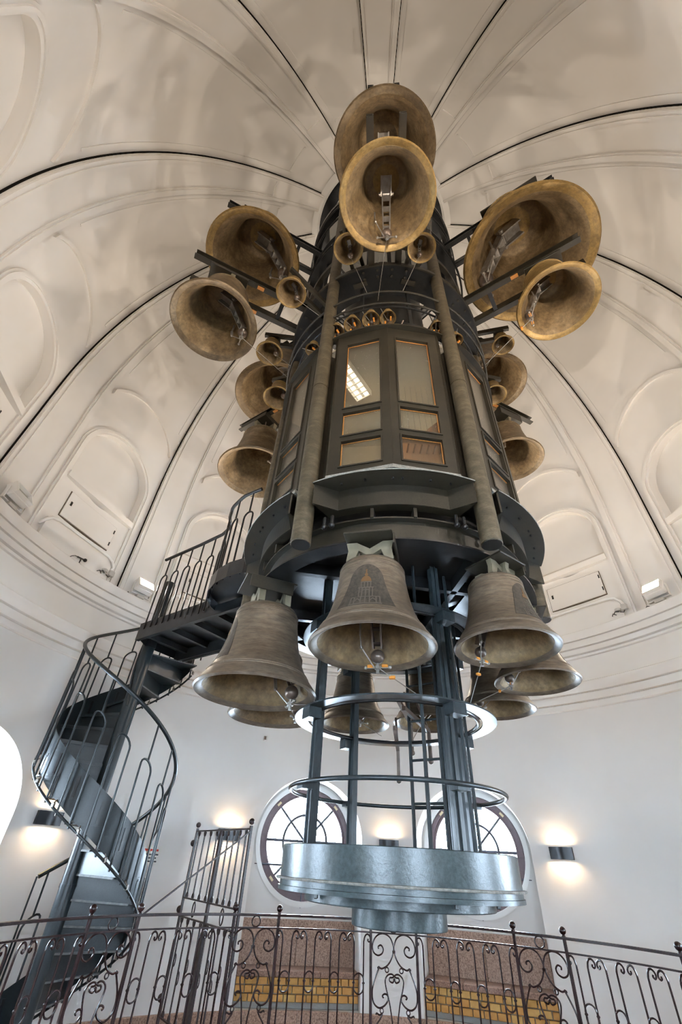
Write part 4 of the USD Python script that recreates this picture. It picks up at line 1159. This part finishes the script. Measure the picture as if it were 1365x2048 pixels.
A0, A1 = 18, 184
obj(rl, 'handrail', sweep([pol(RG, a, 1.082) for a in np.linspace(A0, A1, 120)], [(-.021, -.010), (.021, -.010), (.021, .006), (.012, .010), (-.012, .010), (-.021, .006)]), 'maroon_iron', 30)
obj(rl, 'middle_rail', sweep([pol(RG, a, .985) for a in np.linspace(A0, A1, 120)], [(-.010, -.006), (.010, -.006), (.010, .006), (-.010, .006)]), 'maroon_iron', 30)
obj(rl, 'bottom_rail', sweep([pol(RG, a, .075) for a in np.linspace(A0, A1, 120)], [(-.010, -.008), (.010, -.008), (.010, .008), (-.010, .008)]), 'maroon_iron', 30)
PANELS = [1.3 + 30 * k for k in range(1, 7)]
HALF = 4.87
for az in PANELS:
    for s in (-1, 1):
        a = az + s * HALF
        if not A0 < a < A1:
            continue
        p = obj(rl, 'post', bbox((*pol(RG, a)[:2], .54), (.026, .026, 1.08), .003, a), 'maroon_iron', False)
        obj(p, 'finial', cat([ball(pol(RG, a, 1.135), .030, 3, (1, 1, 1)), move(lathe([(0, 1.085), (.016, 1.085), (.020, 1.095), (.012, 1.108), (0, 1.11)], n=12), pol(RG, a))]), 'maroon_iron', True)
    if not A0 < az + 3 < A1:
        continue
    obj(rl, 'ring', tube([rp(.044 * math.cos(q), az, 1.0335 + .042 * math.sin(q)) for q in np.linspace(0, 2 * PI, 25)[:-1]], .006, 6, True), 'maroon_iron', 40)
    S = 0.00254
    X = lambda x: (x - 186) * S
    Z = lambda y: float(np.interp(y, [548, 620, 693, 735, 800, 858, 920, 1090], [.985, .856, .727, .655, .547, .453, .355, .09]))
    c1 = [(124, 606), (119, 616), (127, 624), (138, 618), (141, 606), (134, 595), (118, 595), (106, 609), (101, 628), (108, 640), (124, 641), (141, 630), (144, 612)]
    lobe = [(253, 697), (247, 691), (235, 696), (214, 683), (198, 658), (188, 624), (184, 596), (172, 566), (150, 551), (127, 554), (108, 573), (99, 603), (104, 631), (121, 643), (138, 634), (143, 615), (134, 600), (123, 606), (124, 616)]
    outer = [(119, 694), (126, 690), (117, 715), (103, 760), (98, 800), (104, 840), (124, 859), (146, 848), (160, 824), (158, 805), (147, 800), (138, 809), (143, 817)]
    lyre = [(186, 738), (193, 751), (205, 744), (203, 731), (192, 729), (176, 716), (160, 722), (150, 742), (153, 775), (162, 815), (169, 860), (176, 925), (180, 1000), (181, 1086)]
    foot = [(112, 888), (116, 882), (126, 888), (137, 884), (128, 905), (112, 935), (103, 975), (108, 1020), (128, 1045), (150, 1030), (152, 1005), (140, 998), (134, 1010)]
    for s in (-1, 1):
        for nm, pts, rr in (('scroll', lobe, .0075), ('side_scroll', outer, .0075), ('lyre_bar', lyre, .007), ('foot_scroll', foot, .007)):
            q = smooth([(s * X(x), Z(y)) for x, y in pts], 6)
            obj(rl, nm, tube([rp(u, az, z) for u, z in q], rr, 6), 'maroon_iron', 40)
        for (x, y), rr in (((157, 700), .018), ((135, 870), .017)):
            obj(rl, 'small_ring', tube([rp(s * X(x) + rr * math.cos(q), az, Z(y) + rr * math.sin(q)) for q in np.linspace(0, 2 * PI, 17)[:-1]], .0055, 6, True), 'maroon_iron', 40)
    obj(rl, 'collar', bbox((*pol(RG, az)[:2], Z(624)), (.03, .03, .022), .003, az), 'maroon_iron', False)
    obj(rl, 'collar', ball(rp(0, az, Z(738)), .012, 1), 'maroon_iron', True)
# hairpin balusters between the panels
OFF = [1.30, 3.30, 6.50, 8.30, 11.75, 13.55, 16.75, 18.75]
for az in [1.3 + 30 * k for k in range(0, 7)]:
    base = az + 30 - HALF                   # left-hand post of the span (higher azimuth)
    for i, o in enumerate(OFF):
        a = base - o
        if not A0 < a < A1:
            continue
        s = 1 if i % 2 else -1               # which way the top curls (in u)
        if i % 2 == 1:
            s = 1
        top = [(0, .10), (0, .5), (0, .86), (s * .003, .92), (s * .018, .958), (s * .042, .968), (s * .064, .952), (s * .070, .928), (s * .058, .912), (s * .044, .920), (s * .047, .934)]
        q = smooth(top, 4)
        b_ = obj(rl, 'baluster', tube([rp(u, a, z) for u, z in q], .0078, 6), 'maroon_iron', 40)
        obj(b_, 'knot', ball(rp(0, a, .612), .015, 1, (1, 1, .7)), 'maroon_iron', True)
        if i % 2 == 0:
            w = (OFF[i + 1] - OFF[i]) * rad(1) * RG
            loop = [(w / 2 - w / 2 * math.cos(q_), .63 + .05 * math.sin(q_)) for q_ in np.linspace(0, PI, 9)] + [(w / 2 + w / 2 * math.cos(q_), .585 - .05 * math.sin(q_)) for q_ in np.linspace(0, PI, 9)]
            obj(rl, 'link', tube([rp(u, a, z, RG - .012) for u, z in loop], .0065, 6, True), 'maroon_iron', 40)

# ------------------------------------------------------------------ grille gate across the gallery
gt = thing('grille_gate', 'tall brown iron grille gate across the gallery beside the spiral staircase', 'gate')
G0, G1 = np.array([-1.633, 2.311, 0]), np.array([-2.70, 3.485, 0])
GL = float(np.linalg.norm(G1 - G0)); gd = (G1 - G0) / GL; gn = np.array([gd[1], -gd[0], 0])


def gp(s, z, n=0.0):
    return G0 + gd * s + gn * n + np.array([0, 0, z])


GT = 1.80
gm = .50 * GL
for s_, top in ((0, GT + .02), (gm - .012, GT), (gm + .012, GT), (GL, GT + .02)):
    obj(gt, 'stile', bar(gp(s_, .06), gp(s_, top), .026, .026, gn), 'gate_iron', False)
for s_ in (0, GL):
    obj(gt, 'ball_finial', ball(gp(s_, GT + .058), .031, 3), 'gate_iron', True)
for z in (1.79, 1.115, .945, .12):
    for a_, b_ in ((0, gm - .012), (gm + .012, GL)):
        obj(gt, 'cross_rail', bar(gp(a_, z), gp(b_, z), .022, .014), 'gate_iron', False)
for a_, b_, n in ((0, gm - .012, 5), (gm + .012, GL, 4)):
    for k in range(n):
        s_ = a_ + (b_ - a_) * (k + .5) / n if n == 4 else a_ + (b_ - a_) * (k + .62) / n
        for z0, z1 in ((1.12, 1.785), (.125, .94)):
            bb = obj(gt, 'grille_bar', bar(gp(s_, z0), gp(s_, z1), .014, .014, gn), 'gate_iron', False)
            for z, q in ((z0 + .005, 1), (z1 - .005, -1)):
                obj(bb, 'socket', cat([tube([gp(s_ + .026 * math.cos(w), z + q * .045 * math.sin(w) * 1.0, 0) for w in np.linspace(0, PI, 9)][::1], .009, 6)]), 'gate_iron', 40)
            if z0 < 1:
                zz = .45 + .06 * ((k * 2 + n) % 4)
                obj(bb, 'link', tube([gp(s_ + .022 * math.cos(w), zz + .05 * math.sin(w), .012) for w in np.linspace(0, 2 * PI, 13)[:-1]], .006, 6, True), 'gate_iron', 40)
    m = (a_ + b_) / 2
    obj(gt, 'ring', tube([gp(m + .038 * math.cos(w), 1.03 + .066 * math.sin(w)) for w in np.linspace(0, 2 * PI, 19)[:-1]], .0075, 6, True), 'gate_iron', 40)
for z in (1.66, 1.0, .25):
    obj(gt, 'wall_fixing', cat([rod(gp(GL, z), gp(GL + .12, z), .012, 8), ball(gp(GL + .05, z), .038, 2)]), 'gate_iron', True)
pbr = pol(RG, 145.3 + .8, 1.075)
obj(gt, 'diagonal_brace', bar(gp(0, GT - .03), pbr, .022, .010), 'gate_iron', False)

# ================================================================== SMALL THINGS ON THE WALLS
pl_ = thing('plinth', 'low white plinth beside the foot of the spiral staircase', 'plinth', (-3.02, 1.02, 0), 60)
obj(pl_, 'body', bbox((0, 0, .20), (.62, .42, .36), .008), 'white_paint', False)
obj(pl_, 'cap', bbox((0, 0, .385), (.66, .46, .03), .006), 'white_paint', False)
sk_ = thing('wall_socket', 'small square socket box high on the wall under the cornice', 'socket', pol(R_WALL, 117.2, 3.077), 117.2)
obj(sk_, 'box', bbox((-.018, 0, 0), (.036, .062, .066), .004), 'gray_plastic', False)
obj(sk_, 'cover', bbox((-.038, .01, 0), (.008, .034, .05), .002), 'clapper_iron', False)
nt = thing('notice', 'small white notice with red lettering on the wall behind the spiral staircase', 'notice', pol(R_WALL - .004, 134.3, 1.50), 134.3)
obj(nt, 'sheet', box((-.004, 0, 0), (.006, .30, .21)), 'paper', False)
for y0, z0, w, h in ((0, .06, .22, .022), (0, .015, .24, .014), (0, -.02, .2, .014), (0, -.055, .23, .014)):
    obj(nt, 'print_line', box((-.0075, y0, z0), (.001, w, h)), 'red_ink' if h > .02 else 'black_ink', False)
for az, lab, sy in ((159.4, 'gray junction boxes on the cornice under the left hatch', 1), (38.6, 'gray junction boxes on the cornice under the right hatch', -1)):
    j = thing('junction_box', lab, 'junction box', pol(4.45, az, 4.655), az)
    obj(j, 'square_box', bbox((-.01, -.05, .075), (.05, .085, .085), .006), 'gray_plastic', False)
    obj(j, 'round_box', move(lathe([(0, 0), (.042, 0), (.045, .005), (.045, .035), (.040, .04), (0, .04)], n=20), (0.0, .06, .05)), 'gray_plastic', 40)
    obj(j, 'cable', tube([(0, .05, .04), (-.02, .10, .05), (-.02, .13, .015), (-.01, .10, 0.0), (-.02, .14, .03), (0, .17, .005)], .006, 6), 'black_plastic', 40)
    obj(j, 'cable', tube([(0, -.05, .05), (-.02, -.02, .0), (-.02, .03, .02)], .006, 6), 'black_plastic', 40)
mc = thing('microphone', 'small black microphone on a clip standing on the cornice under the left hatch', 'microphone', pol(4.42, 165.8, 4.575), 165.8)
obj(mc, 'head', ball((0, -.075, .105), .026, 2), 'black_plastic', True)
obj(mc, 'body', tube([(0, -.06, .102), (0, .02, .09), (0, .05, .085)], .011, 8), 'black_plastic', 40)
obj(mc, 'stand', cat([rod((0, -.01, .0), (0, -.01, .092), .008, 6), bbox((0, -.01, .006), (.05, .05, .012), .003)]), 'black_plastic', False)
obj(mc, 'cable', tube([(0, .05, .085), (0, .09, .08), (.0, .13, .05), (.01, .16, .006)], .005, 6), 'black_plastic', 40)
